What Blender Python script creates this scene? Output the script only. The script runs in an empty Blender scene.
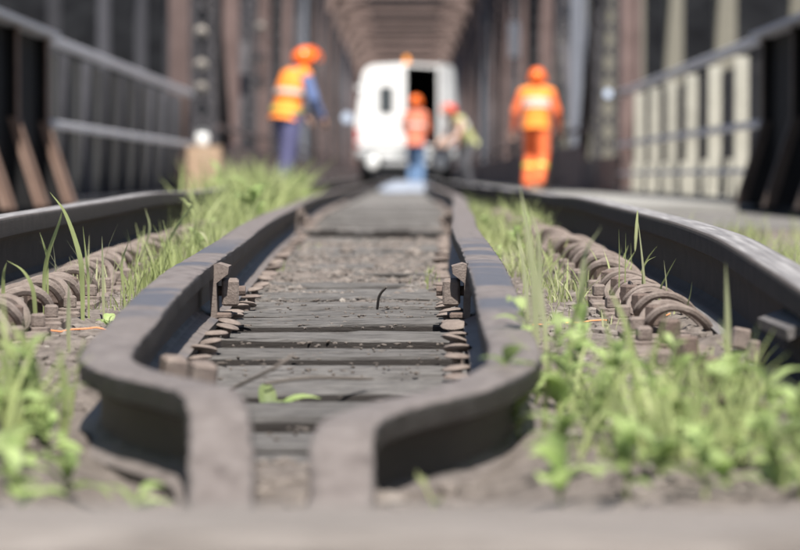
import bpy, bmesh, math, random
import numpy as np
from mathutils import Vector, Matrix, Euler, noise

random.seed(11); np.random.seed(11)
R = math.radians
S = bpy.context.scene
COL = S.collection
CAMZ = 0.255                       # camera height over the far sleeper tops

# ------------------------------------------------------------------ camera
cd = bpy.data.cameras.new('camera'); cam = bpy.data.objects.new('camera', cd); COL.objects.link(cam)
cd.sensor_width = 36.0; cd.lens = 144.0; cd.clip_start = 0.05; cd.clip_end = 4000
cam.location = (0, 0, CAMZ)
cam.rotation_euler = (R(90) - math.atan(98/3200), 0, math.atan(5/3200))
cd.dof.use_dof = True; cd.dof.focus_distance = 6.6; cd.dof.aperture_fstop = 4.7
S.camera = cam
# ------------------------------------------------------------------ sky and sun
SUN_EL, SUN_AZ = 60.0, -8.0       # sun stands behind the camera, a little to the right
w = bpy.data.worlds.new('World'); S.world = w; w.use_nodes = True
nt = w.node_tree; bg = nt.nodes['Background']
sky = nt.nodes.new('ShaderNodeTexSky'); sky.sky_type = 'NISHITA'; sky.sun_disc = False
sky.sun_elevation = R(SUN_EL); sky.sun_rotation = R(180 + SUN_AZ); sky.air_density = 1.0; sky.dust_density = 1.2
nt.links.new(sky.outputs[0], bg.inputs[0]); bg.inputs[1].default_value = 0.055
sl = bpy.data.lights.new('sun', 'SUN'); sl.energy = 5.0; sl.angle = R(0.53); sl.color = (1.0, 0.955, 0.88)
so = bpy.data.objects.new('sun', sl); COL.objects.link(so)
sd = Vector((-math.sin(R(SUN_AZ))*math.cos(R(SUN_EL)), -math.cos(R(SUN_AZ))*math.cos(R(SUN_EL)), math.sin(R(SUN_EL))))
so.rotation_euler = sd.to_track_quat('Z', 'Y').to_euler(); so.location = (-20, -40, 60)
S.view_settings.view_transform = 'Standard'; S.view_settings.look = 'None'
S.view_settings.gamma = 1.0; S.view_settings.exposure = 0.98; S.view_settings.use_curve_mapping = False
S.render.engine = 'CYCLES'
S.cycles.max_bounces = 6; S.cycles.diffuse_bounces = 3; S.cycles.glossy_bounces = 3
S.cycles.transmission_bounces = 4; S.cycles.transparent_max_bounces = 4

# ------------------------------------------------------------------ materials
def ramp(nodes, stops):
    r = nodes.new('ShaderNodeValToRGB'); e = r.color_ramp.elements
    while len(e) < len(stops): e.new(0.5)
    for i, (p, c) in enumerate(stops):
        e[i].position = p; e[i].color = (*c, 1)
    return r
def mat(name, stops, scale=8.0, rough=0.8, bump=0.0, bscale=None, stretch=(1, 1, 1), metallic=0.0, detail=6.0,
        translucent=None, spec=0.5, world=False, vary=0.0):
    m = bpy.data.materials.new(name); m.use_nodes = True
    n = m.node_tree.nodes; L = m.node_tree.links; b = n['Principled BSDF']; out = n['Material Output']
    tc = n.new('ShaderNodeTexCoord'); mp = n.new('ShaderNodeMapping'); mp.inputs['Scale'].default_value = stretch
    src = tc.outputs['Object']
    if world:
        g = n.new('ShaderNodeNewGeometry'); src = g.outputs['Position']
    else:
        oi = n.new('ShaderNodeObjectInfo'); ad = n.new('ShaderNodeVectorMath'); ad.operation = 'ADD'
        mu = n.new('ShaderNodeMath'); mu.operation = 'MULTIPLY'; mu.inputs[1].default_value = 37.0
        L.new(oi.outputs['Random'], mu.inputs[0]); L.new(src, ad.inputs[0]); L.new(mu.outputs[0], ad.inputs[1]); src = ad.outputs[0]
    L.new(src, mp.inputs[0])
    nz = n.new('ShaderNodeTexNoise'); nz.inputs['Scale'].default_value = scale; nz.inputs['Detail'].default_value = detail
    nz.inputs['Roughness'].default_value = 0.62
    L.new(mp.outputs[0], nz.inputs['Vector'])
    rp = ramp(n, stops); L.new(nz.outputs['Fac'], rp.inputs[0])
    colout = rp.outputs[0]
    if vary:
        oi2 = n.new('ShaderNodeObjectInfo'); hs = n.new('ShaderNodeHueSaturation')
        mr = n.new('ShaderNodeMapRange'); mr.inputs[3].default_value = 1 - vary; mr.inputs[4].default_value = 1 + vary
        L.new(oi2.outputs['Random'], mr.inputs[0]); L.new(mr.outputs[0], hs.inputs['Value']); L.new(colout, hs.inputs['Color']); colout = hs.outputs[0]
    L.new(colout, b.inputs['Base Color'])
    b.inputs['Roughness'].default_value = rough; b.inputs['Metallic'].default_value = metallic
    b.inputs['Specular IOR Level'].default_value = spec
    if bump:
        n2 = n.new('ShaderNodeTexNoise'); n2.inputs['Scale'].default_value = bscale or scale*4; n2.inputs['Detail'].default_value = 8
        n2.inputs['Roughness'].default_value = 0.7
        L.new(mp.outputs[0], n2.inputs['Vector'])
        bp = n.new('ShaderNodeBump'); bp.inputs['Strength'].default_value = bump; bp.inputs['Distance'].default_value = 0.01
        L.new(n2.outputs['Fac'], bp.inputs['Height']); L.new(bp.outputs[0], b.inputs['Normal'])
    if translucent:
        tr = n.new('ShaderNodeBsdfTranslucent'); mx = n.new('ShaderNodeMixShader'); mx.inputs[0].default_value = translucent
        L.new(colout, tr.inputs[0]); L.new(b.outputs[0], mx.inputs[1]); L.new(tr.outputs[0], mx.inputs[2]); L.new(mx.outputs[0], out.inputs[0])
    return m
def flat(name, c, rough=0.6, k=0.12, **kw):
    lo = tuple(x*(1-k) for x in c); hi = tuple(min(1, x*(1+k)) for x in c)
    return mat(name, [(0.3, lo), (0.7, hi)], rough=rough, **kw)

M = {}
M['rust'] = mat('rusty_guard_steel', [(0.27, (.070, .054, .048)), (0.43, (.158, .133, .122)), (0.6, (.200, .172, .160)), (0.8, (.270, .237, .221))], 34, .48, .7, 180, world=True)
M['rust_dark'] = mat('dark_rust', [(0.3, (.075, .052, .043)), (0.7, (.16, .117, .098))], 30, .75, .5, 150, world=True)
M['rust_lit'] = mat('brown_fastener_rust', [(0.3, (.120, .092, .080)), (0.7, (.220, .180, .158))], 40, .8, .5, 200, world=True)
M['grey_steel'] = mat('dull_grey_steel', [(0.3, (.07, .064, .062)), (0.7, (.13, .12, .118))], 20, .6, .4, 120, world=True)
M['rail'] = mat('rail_steel', [(0.3, (.026, .021, .020)), (0.7, (.050, .040, .036))], 20, .75, .4, 140, world=True)
M['wood'] = mat('weathered_sleeper_wood', [(0.30, (.022, .020, .019)), (0.42, (.105, .098, .094)), (0.56, (.165, .156, .150)), (0.75, (.235, .222, .212))], 11, .95, 1.0, 26, stretch=(1.6, 8, 8), detail=12, vary=.12)
M['baulk'] = mat('pale_weathered_wood', [(0.25, (.07, .06, .054)), (0.45, (.17, .15, .137)), (0.62, (.22, .197, .182)), (0.8, (.33, .30, .28))], 9, .9, .6, 22, stretch=(1, 8, 8))
M['ground'] = mat('dry_rubble_soil', [(0.28, (.040, .032, .028)), (0.42, (.122, .101, .088)), (0.58, (.185, .157, .139)), (0.8, (.265, .231, .208))], 38, .95, .8, 140, detail=9, world=True)
M['stone'] = mat('ballast_stone', [(0.3, (.070, .058, .051)), (0.5, (.155, .132, .117)), (0.75, (.25, .223, .203))], 22, .95, .5, 120, world=True)
M['stone_dark'] = mat('sooty_ballast', [(0.3, (.040, .035, .032)), (0.5, (.105, .094, .086)), (0.75, (.20, .184, .172))], 22, .95, .5, 120, world=True)
M['pale_stone'] = mat('pale_stone', [(0.3, (.17, .15, .13)), (0.7, (.30, .275, .25))], 22, .9, .5, 120, vary=.2)
M['deck'] = mat('bridge_deck_grit', [(0.3, (.085, .080, .076)), (0.7, (.17, .162, .155))], 3, .95, .4, 30, world=True)
M['walk'] = mat('pale_walkway', [(0.3, (.20, .195, .185)), (0.7, (.29, .285, .27))], 1.5, .9, .3, 20, world=True)
M['grass'] = mat('grass_green', [(0.3, (.29, .34, .13)), (0.55, (.43, .49, .22)), (0.75, (.57, .59, .33))], 6, .55, 0, translucent=.5, spec=.3, world=True)
M['grass_pale'] = mat('pale_dry_grass', [(0.3, (.46, .50, .26)), (0.7, (.66, .66, .42))], 6, .6, 0, translucent=.5, spec=.3, world=True)
M['leaf'] = mat('broad_leaf_green', [(0.3, (.24, .34, .11)), (0.7, (.46, .55, .25))], 14, .5, .3, 60, translucent=.5, vary=.45)
M['stem'] = flat('plant_stem', (.22, .25, .10), .6)
M['truss'] = mat('reddish_truss_steel', [(0.3, (.090, .058, .054)), (0.7, (.165, .115, .108))], 2.5, .7, .2, 30, vary=.22)
M['truss_light'] = mat('faded_red_steel', [(0.3, (.115, .078, .068)), (0.7, (.20, .142, .126))], 2.5, .75, .2, 30, vary=.15)
M['truss_dark'] = mat('dark_truss_steel', [(0.3, (.030, .028, .032)), (0.7, (.060, .055, .060))], 2.5, .7, .2, 30, vary=.25)
M['truss_blue'] = flat('blue_grey_truss_steel', (.14, .15, .18), .55, vary=.2)
M['girder'] = mat('dark_girder_paint', [(0.3, (.010, .010, .011)), (0.7, (.019, .018, .019))], 3, .8, .2, 30, spec=.2)
M['brown'] = mat('sunlit_bracket_paint', [(0.3, (.17, .105, .080)), (0.7, (.26, .175, .140))], 4, .7, .2, 30)  # sunlit copy of the bracket colour, for the left side
M['brown_shaded'] = mat('shaded_bracket_paint', [(0.3, (.048, .034, .029)), (0.7, (.090, .066, .055))], 4, .7, .2, 30)  # shaded copy of the same colour, shade painted in, for the right side
M['board'] = mat('grey_board', [(0.3, (.030, .030, .031)), (0.7, (.056, .055, .054))], 3, .8, .2, 30, vary=.35)
M['railgrey'] = flat('grey_handrail', (.50, .50, .54), .5)
M['cream'] = mat('cream_post_paint', [(0.3, (.30, .290, .25)), (0.7, (.42, .405, .35))], 3, .65, .2, 30, vary=.15)
M['olive'] = flat('olive_cream_paint', (.165, .155, .128), .8, vary=.35, spec=.2)
M['grey_post'] = flat('dull_grey_post', (.055, .055, .064), .8, vary=.4, spec=.2)
M['crate'] = mat('crate_wood', [(0.3, (.30, .20, .13)), (0.7, (.46, .34, .24))], 6, .8, .3, 30)
M['white'] = flat('white_van_paint', (.80, .80, .80), .25, .02)
M['whitemat'] = flat('matt_white', (.75, .76, .76), .5, .04)
M['bluewhite'] = flat('pale_blue_white', (.50, .58, .72), .4, .06)
M['tarp'] = mat('pale_blue_sheet', [(0.3, (.20, .23, .29)), (0.7, (.34, .37, .43))], 4, .45, .2, 20)
M['black'] = flat('black_rubber', (.02, .02, .02), .7)
M['dark_grey'] = flat('dark_grey_plastic', (.06, .06, .065), .6)
M['grey'] = flat('light_grey_metal', (.36, .37, .38), .5)
M['glass'] = flat('tinted_window', (.05, .06, .07), .08)
M['inside'] = flat('van_interior', (.025, .025, .03), .8)
M['red_lamp'] = flat('red_lamp', (.55, .10, .10), .2)
M['amber'] = flat('amber_lamp', (.85, .30, .03), .25)
M['orange'] = flat('orange_fabric', (.80, .16, .045), .8, .08)
M['orange_vest'] = flat('orange_vest', (.95, .27, .03), .75, .08)
M['yellow_band'] = flat('yellow_band', (.72, .60, .10), .5, .05)
M['silver'] = flat('silver_band', (.60, .58, .54), .4, .05)
M['helmet_orange'] = flat('orange_helmet', (.88, .16, .02), .22, .03)
M['helmet_red'] = flat('red_helmet', (.72, .06, .02), .25, .03)
M['navy'] = flat('violet_blue_trousers', (.085, .085, .175), .85)
M['blue'] = flat('blue_shirt', (.12, .17, .34), .85)
M['jeans'] = flat('blue_jeans', (.13, .22, .38), .85)
M['charcoal'] = flat('charcoal_trousers', (.075, .075, .085), .85)
M['pinkvest'] = flat('faded_orange_vest', (.66, .20, .12), .8)
M['limevest'] = flat('pale_yellow_vest', (.46, .47, .22), .8)
M['skin'] = flat('skin', (.50, .30, .22), .55, .06)
M['hair'] = flat('dark_hair', (.05, .035, .03), .8)
M['cord'] = flat('orange_cord', (.72, .26, .10), .6)
M['bark'] = flat('grey_twig', (.10, .085, .075), .9)
M['hill'] = mat('dark_wooded_slope', [(0.3, (.006, .006, .007)), (0.6, (.012, .0125, .014)), (0.8, (.022, .0225, .024))], .16, 1.0, 0, detail=10, world=True, spec=0.0)
M['water'] = flat('river_water', (.03, .04, .045), .08, world=True)

def railhead_material():
    """Rusted head whose running surface carries worn bands across it, their dark blue-grey reflection painted in."""
    m = M['rust'].copy(); m.name = 'guard_head_steel'
    n = m.node_tree.nodes; L = m.node_tree.links; b = n['Principled BSDF']
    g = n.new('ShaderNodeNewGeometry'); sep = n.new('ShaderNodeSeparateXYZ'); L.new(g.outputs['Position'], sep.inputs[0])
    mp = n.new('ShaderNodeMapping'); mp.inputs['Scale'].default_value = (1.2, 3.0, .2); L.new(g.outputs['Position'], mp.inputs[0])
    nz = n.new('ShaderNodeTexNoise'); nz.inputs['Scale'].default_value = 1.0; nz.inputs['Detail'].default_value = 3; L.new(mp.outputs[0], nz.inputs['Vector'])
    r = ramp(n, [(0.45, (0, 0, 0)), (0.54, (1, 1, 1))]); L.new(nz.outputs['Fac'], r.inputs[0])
    # only the stretch around the braces gets the painted reflection bands
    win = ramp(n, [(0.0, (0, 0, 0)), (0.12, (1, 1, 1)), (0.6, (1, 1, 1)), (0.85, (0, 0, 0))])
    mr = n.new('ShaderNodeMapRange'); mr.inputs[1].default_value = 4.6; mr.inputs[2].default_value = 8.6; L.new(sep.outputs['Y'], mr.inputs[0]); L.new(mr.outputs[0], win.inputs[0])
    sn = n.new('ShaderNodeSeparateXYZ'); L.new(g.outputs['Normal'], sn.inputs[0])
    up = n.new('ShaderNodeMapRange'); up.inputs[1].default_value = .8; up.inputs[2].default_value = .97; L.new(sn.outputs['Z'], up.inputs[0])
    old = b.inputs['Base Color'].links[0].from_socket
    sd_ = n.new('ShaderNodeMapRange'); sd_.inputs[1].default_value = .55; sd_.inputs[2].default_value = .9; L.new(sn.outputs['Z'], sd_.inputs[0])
    dk = n.new('ShaderNodeMix'); dk.data_type = 'RGBA'; dk.blend_type = 'MIX'; L.new(sd_.outputs[0], dk.inputs[0]); dk.inputs[6].default_value = (.024, .019, .017, 1); L.new(old, dk.inputs[7])  # sides darkened by normal: shade below the head painted into the colour
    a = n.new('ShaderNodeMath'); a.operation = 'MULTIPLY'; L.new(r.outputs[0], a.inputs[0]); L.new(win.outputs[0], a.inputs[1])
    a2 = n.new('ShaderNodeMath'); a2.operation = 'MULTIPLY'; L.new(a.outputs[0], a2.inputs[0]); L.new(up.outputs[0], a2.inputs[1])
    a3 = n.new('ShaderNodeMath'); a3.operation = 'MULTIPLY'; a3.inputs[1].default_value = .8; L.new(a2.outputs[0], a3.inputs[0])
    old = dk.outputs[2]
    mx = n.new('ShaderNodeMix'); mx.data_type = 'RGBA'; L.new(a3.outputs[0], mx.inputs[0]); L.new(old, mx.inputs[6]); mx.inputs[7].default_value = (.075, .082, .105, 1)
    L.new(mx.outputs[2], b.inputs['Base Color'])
    return m
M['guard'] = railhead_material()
def running_material():
    """Brown rail sides; the top is worn to grey steel with streaks along it."""
    m = M['rail'].copy(); m.name = 'running_rail_steel'
    n = m.node_tree.nodes; L = m.node_tree.links; b = n['Principled BSDF']
    g = n.new('ShaderNodeNewGeometry'); sn = n.new('ShaderNodeSeparateXYZ'); L.new(g.outputs['Normal'], sn.inputs[0])
    up = n.new('ShaderNodeMapRange'); up.inputs[1].default_value = .9; up.inputs[2].default_value = .985; L.new(sn.outputs['Z'], up.inputs[0])
    mp = n.new('ShaderNodeMapping'); mp.inputs['Scale'].default_value = (60, 2.5, 1); L.new(g.outputs['Position'], mp.inputs[0])
    nz = n.new('ShaderNodeTexNoise'); nz.inputs['Scale'].default_value = 1.5; nz.inputs['Detail'].default_value = 6; L.new(mp.outputs[0], nz.inputs['Vector'])
    r = ramp(n, [(0.3, (.15, .138, .135)), (0.55, (.25, .235, .23)), (0.75, (.37, .355, .35))]); L.new(nz.outputs['Fac'], r.inputs[0])
    old = b.inputs['Base Color'].links[0].from_socket
    mx = n.new('ShaderNodeMix'); mx.data_type = 'RGBA'; L.new(up.outputs[0], mx.inputs[0]); L.new(old, mx.inputs[6]); L.new(r.outputs[0], mx.inputs[7])
    L.new(mx.outputs[2], b.inputs['Base Color'])
    mr = n.new('ShaderNodeMapRange'); mr.inputs[3].default_value = .8; mr.inputs[4].default_value = .42; L.new(up.outputs[0], mr.inputs[0]); L.new(mr.outputs[0], b.inputs['Roughness'])
    return m
M['running'] = running_material()
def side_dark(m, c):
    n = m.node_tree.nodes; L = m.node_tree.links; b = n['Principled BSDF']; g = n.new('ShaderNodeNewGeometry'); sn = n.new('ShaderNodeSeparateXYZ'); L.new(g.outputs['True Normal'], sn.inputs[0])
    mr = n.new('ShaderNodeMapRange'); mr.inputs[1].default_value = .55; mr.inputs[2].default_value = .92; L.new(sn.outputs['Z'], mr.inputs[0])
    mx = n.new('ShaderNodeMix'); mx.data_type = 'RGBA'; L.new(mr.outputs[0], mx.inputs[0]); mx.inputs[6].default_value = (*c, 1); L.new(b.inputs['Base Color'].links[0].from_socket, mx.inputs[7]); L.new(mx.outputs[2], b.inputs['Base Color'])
side_dark(M['wood'], (.020, .016, .014))                  # tarred flanks, their dark also painting the shade in the gaps; bleached top

# ------------------------------------------------------------------ mesh helpers
class MB:
    def __init__(s): s.v = []; s.f = []
    def add(s, vs, fs):
        o = len(s.v); s.v += [tuple(v) for v in vs]; s.f += [tuple(i+o for i in f) for f in fs]; return s
    def box(s, c, size, rot=None, bev=0.0):
        x, y, z = (d/2 for d in size)
        if bev:
            b = min(bev, x*.9, y*.9, z*.9); vs = []; fs = []
            ring = [(-x+b, -y), (x-b, -y), (x, -y+b), (x, y-b), (x-b, y), (-x+b, y), (-x, y-b), (-x, -y+b)]
            inn = [(px*(1-b/x), py*(1-b/y)) for px, py in ring]
            for (pts, zz) in ((inn, -z), (ring, -z+b), (ring, z-b), (inn, z)): vs += [(px, py, zz) for px, py in pts]
            for k in range(3):
                for i in range(8): fs.append((k*8+i, k*8+(i+1) % 8, (k+1)*8+(i+1) % 8, (k+1)*8+i))
            fs.append(tuple(range(7, -1, -1))); fs.append(tuple(range(24, 32)))
        else:
            vs = [(-x, -y, -z), (x, -y, -z), (x, y, -z), (-x, y, -z), (-x, -y, z), (x, -y, z), (x, y, z), (-x, y, z)]
            fs = [(3, 2, 1, 0), (4, 5, 6, 7), (0, 1, 5, 4), (1, 2, 6, 5), (2, 3, 7, 6), (3, 0, 4, 7)]
        m = Euler(rot).to_matrix() if rot else Matrix.Identity(3)
        return s.add([m @ Vector(v) + Vector(c) for v in vs], fs)
    def bar(s, p0, p1, a, b, up=(0, 0, 1)):
        """A bar of section a x b from p0 to p1."""
        p0 = Vector(p0); p1 = Vector(p1); d = p1-p0; t = d.normalized(); u = Vector(up)
        if abs(t.dot(u)) > .99: u = Vector((0, 1, 0))
        sx = t.cross(u).normalized(); sy = sx.cross(t)
        vs = [p + sx*i*a/2 + sy*j*b/2 for p in (p0, p1) for i, j in ((-1, -1), (1, -1), (1, 1), (-1, 1))]
        return s.add(vs, [(3, 2, 1, 0), (4, 5, 6, 7), (0, 1, 5, 4), (1, 2, 6, 5), (2, 3, 7, 6), (3, 0, 4, 7)])
    def tube(s, pts, rad, n=8, caps=True):
        pts = [Vector(p) for p in pts]; k = len(pts); rs = rad if hasattr(rad, '__len__') else [rad]*k
        vs = []; fs = []; ref = None
        for i, p in enumerate(pts):
            t = (pts[min(i+1, k-1)] - pts[max(i-1, 0)]).normalized()
            if ref is None: ref = t.orthogonal().normalized()
            ref = (ref - t*ref.dot(t)).normalized(); bi = t.cross(ref)
            for j in range(n):
                a = 2*math.pi*j/n; vs.append(p + (ref*math.cos(a) + bi*math.sin(a))*rs[i])
        for i in range(k-1):
            for j in range(n): fs.append((i*n+j, i*n+(j+1) % n, (i+1)*n+(j+1) % n, (i+1)*n+j))
        if caps: fs.append(tuple(range(n-1, -1, -1))); fs.append(tuple(range((k-1)*n, k*n)))
        return s.add(vs, fs)
    def lathe(s, prof, n=12, c=(0, 0, 0), rot=None, sc=(1, 1, 1)):
        m = Euler(rot).to_matrix() if rot else Matrix.Identity(3); vs = []; fs = []; k = len(prof)
        for (r, z) in prof:
            for j in range(n):
                a = 2*math.pi*j/n; vs.append(m @ Vector((r*math.cos(a)*sc[0], r*math.sin(a)*sc[1], z*sc[2])) + Vector(c))
        for i in range(k-1):
            for j in range(n): fs.append((i*n+j, i*n+(j+1) % n, (i+1)*n+(j+1) % n, (i+1)*n+j))
        fs.append(tuple(range(n-1, -1, -1))); fs.append(tuple(range((k-1)*n, k*n)))
        return s.add(vs, fs)
    def prism(s, poly, h0, h1, axis='y'):
        """Polygon in the plane normal to axis, extruded h0..h1."""
        def P(a, b, h): return {'y': (a, h, b), 'x': (h, a, b), 'z': (a, b, h)}[axis]
        k = len(poly); vs = [P(a, b, h) for h in (h0, h1) for a, b in poly]
        fs = [tuple(range(k-1, -1, -1)), tuple(range(k, 2*k))] + [(i, (i+1) % k, k+(i+1) % k, k+i) for i in range(k)]
        return s.add(vs, fs)
    def mesh(s, name, material, smooth=False):
        me = bpy.data.meshes.new(name); me.from_pydata(s.v, [], s.f)
        me.materials.append(M[material] if isinstance(material, str) else material)
        bm = bmesh.new(); bm.from_mesh(me); bmesh.ops.recalc_face_normals(bm, faces=bm.faces); bm.to_mesh(me); bm.free()
        if smooth:
            me.shade_smooth()
            try: me.set_sharp_from_angle(angle=R(40))
            except Exception: pass
        return me
    def build(s, name, material, parent=None, smooth=False):
        return link(name, s.mesh(name, material, smooth), parent)
def link(name, me, parent=None, loc=None, rot=None, scale=None):
    o = bpy.data.objects.new(name, me); COL.objects.link(o)
    if parent: o.parent = parent
    if loc: o.location = loc
    if rot: o.rotation_euler = rot
    if scale: o.scale = scale if hasattr(scale, '__len__') else (scale,)*3
    return o
def tag(o, label=None, cat=None, group=None, kind=None):
    for k, v in (('label', label), ('category', cat), ('group', group), ('kind', kind)):
        if v: o[k] = v
    return o
def thing(name, label, cat, loc=(0, 0, 0), rz=0, group=None):
    o = bpy.data.objects.new(name, None); COL.objects.link(o); o.location = loc; o.rotation_euler = (0, 0, rz); o.empty_display_size = .1
    return tag(o, label, cat, group)
def fbm(x, y, z=0.0, o=3): return noise.fractal(Vector((x, y, z)), 1.0, 2.0, o)
def raw_mesh(name, V, F, material, smooth=False):
    me = bpy.data.meshes.new(name); me.from_pydata([tuple(v) for v in V], [], [tuple(f) for f in F]); me.materials.append(M[material])
    if smooth: me.shade_smooth()
    return me

# ------------------------------------------------------------------ lie of the land
_td = np.array([-30, 2, 3.3, 3.8, 4.3, 5, 6, 7, 8.5, 11, 14, 400.]); _tz = np.array([-.15, -.15, -.14, -.13, -.112, -.083, -.045, -.028, -.012, 0, 0, 0])
_dd = np.arange(-30, 60, .05); _zz = np.interp(_dd, _td, _tz); _k = np.hanning(19); _k /= _k.sum()
_zs = np.convolve(np.pad(_zz, 9, mode='edge'), _k, 'valid')
def SZ(d): return float(np.interp(d, _dd, _zs))          # top of the sleepers
TC = -.13                                                # middle of the track
XL, XR = TC-.75, TC+.75                                  # running rails
GL, GR = TC-.28, TC+.28                                  # guard rails
def flare(d): return .22*smooth(5, 25, d)            # the guard rails stand wider apart on the bridge
def smooth(a, b, x):
    t = max(0., min(1., (x-a)/(b-a))); return t*t*(3-2*t)
def G(x, d):                                             # top of the soil
    b = SZ(d); u = abs(x-TC)
    inner = -.042 + .012*smooth(6.6, 7.3, d) + .016*smooth(6.6, 7.3, d) + (.012+.022*fbm(x*3, d*1.6, 9.1, 2))*smooth(7.1, 7.7, d)*(1-.6*smooth(12.6, 13.4, d)) + .050*(1-smooth(4.0, 4.5, d))
    outer = -.004 + .012*smooth(.3, .42, u) + .022*smooth(.60, .68, u)*(1-smooth(.82, .9, u)) + .035*(1-smooth(4.1, 4.7, d))
    far = -.03
    t1 = smooth(.22, .30, u); t2 = smooth(.85, 1.1, u)
    h = inner*(1-t1) + outer*t1; h = h*(1-t2) + far*t2
    n = .010*fbm(x*9, d*9, 1.3) + .009*fbm(x*30, d*30, 4.1, 3)
    return b + h + n*(0.45+.55*t1)

def build_ground():
    xs = np.concatenate([[-80, -30, -10, -5, -3, -2, -1.6], np.arange(-1.3, 1.11, .022), [1.4, 1.8, 2.4, 3.4, 5, 10, 30, 80]])
    ys = np.concatenate([[-60, -25, -10, -4, -1, .5, 1.2], np.arange(1.8, 4, .04), np.arange(4, 11, .022), np.arange(11, 17.01, .06)])
    V = [(x, y, G(x, y) if abs(x) < 3 and y > 1 else SZ(y) - .03) for y in ys for x in xs]
    nx = len(xs); F = [(j*nx+i, j*nx+i+1, (j+1)*nx+i+1, (j+1)*nx+i) for j in range(len(ys)-1) for i in range(nx-1)]
    o = link('ground', raw_mesh('ground', V, F, 'ground', True)); tag(o, kind='structure')
    # bridge deck beyond the abutment
    mb = MB(); mb.box((0, 128.5, -.45), (5.5, 223, .86)); o = mb.build('bridge_deck', 'deck'); tag(o, kind='structure')
    for sx in (-1, 1):
        mb = MB(); mb.box((sx*2.05, 132.5, .012), (1.1, 215, .06)); o = mb.build('walkway_path', 'walk'); tag(o, kind='structure')
    mb = MB(); mb.box((0, 16.4, -5.3), (160, 1.1, 9.9)); o = mb.build('abutment_wall', 'walk'); tag(o, 'pale abutment wall under the start of the bridge', 'wall')
    mb = MB(); mb.add([(-900, 16, -10), (900, 16, -10), (900, 1500, -10), (-900, 1500, -10)], [(0, 1, 2, 3)]); o = mb.build('river_water', 'water'); tag(o, kind='structure')
    # wooded valley sides: a U of rising ground round the bridge
    for name, pts in (('hillside_left', [(-1, 30, 900)]), ('hillside_right', [(1, 30, 900)])):
        sx = pts[0][0]; V = []; U = np.linspace(0, 1, 40); Y = np.linspace(30, 900, 140)
        for y in Y:
            for u in U:
                x = 34 + u*150; z = -11 + 60*u**.62 + 14*fbm(x*.02, y*.02, sx*3) + 5*fbm(x*.12, y*.12, sx*7, 4)*min(1, u*6)
                V.append((sx*x, y, z))
        F = [(j*40+i, j*40+i+1, (j+1)*40+i+1, (j+1)*40+i) for j in range(139) for i in range(39)]
        o = link(name, raw_mesh(name, V, F, 'hill')); tag(o, kind='structure')
    V = []; U = np.linspace(0, 1, 30); X = np.linspace(-200, 200, 80)
    for x in X:
        for u in U: V.append((x, 560+u*200, -11 + 85*u**.6 + 8*fbm(x*.05, u*8, 2.2)))
    F = [(j*30+i, j*30+i+1, (j+1)*30+i+1, (j+1)*30+i) for j in range(79) for i in range(29)]
    o = link('hill_far', raw_mesh('hill_far', V, F, 'hill')); tag(o, kind='structure')
build_ground()

# ------------------------------------------------------------------ rails
def rail_profile(h, head, base, web):
    a = head/2; b = base/2; w_ = web/2; hh = h*.25
    half = [(0, h), (a*.5, h-.0006), (a*.86, h-.002), (a*.97, h-.005), (a, h-.010), (a*.97, h-hh), (w_*1.7, h-hh-.012), (w_, h-hh-.03), (w_, .034), (w_*2.2, .024), (b, .012), (b, 0)]
    return half + [(-x, z) for x, z in reversed(half[1:])]
def sweep(prof, path, rough=0.0, seed=0):
    """Profile swept along a path of points; up stays square to the path."""
    k = len(prof); V = []; F = []; n = len(path); pts = [Vector(p) for p in path]
    zmax = max(p[1] for p in prof)
    for i, p in enumerate(pts):
        t = (pts[min(i+1, n-1)]-pts[max(i-1, 0)]).normalized(); sx = t.cross(Vector((0, 0, 1))).normalized(); up = sx.cross(t)
        for j, (x, z) in enumerate(prof):
            q = p + sx*x + up*z
            if rough and p.y < 14:
                e = rough*fbm(q.x*40+seed, q.y*26, q.z*60, 3)
                edge = 2.4 if z > zmax*.6 and abs(x) > .02 else .4
                q = q + sx*(e*edge*(1 if x > 0 else -1)) + up*(e*.5)
            V.append(q)
    for i in range(n-1):
        for j in range(k): F.append((i*k+j, i*k+(j+1) % k, (i+1)*k+(j+1) % k, (i+1)*k+j))
    F.append(tuple(range(k))); F.append(tuple(range((n-1)*k, n*k))[::-1])
    return V, F
def rail_object(name, V, F, material, label):
    mb = MB(); mb.v = [tuple(v) for v in V]; mb.f = F
    o = mb.build(name, material, None, True); return tag(o, label, 'rail')
RH, GH = .165, .126
ds = np.concatenate([np.arange(1.5, 14, .05), np.arange(14, 60, .5), [80, 120, 230]])
run = []
for X, lab in ((XL, 'long brown running rail along the outer side of the grass, beside the box'), (XR, 'long running rail with worn grey top in front of the cream posts')):
    V, F = sweep(rail_profile(RH, .072, .125, .017), [(X + .004*math.sin(d*.9+X), d, SZ(d)+(.034 if X < 0 else .02)+.003*math.sin(d*1.3)) for d in ds])
    run.append(rail_object('running_rail', V, F, 'running', lab))

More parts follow.
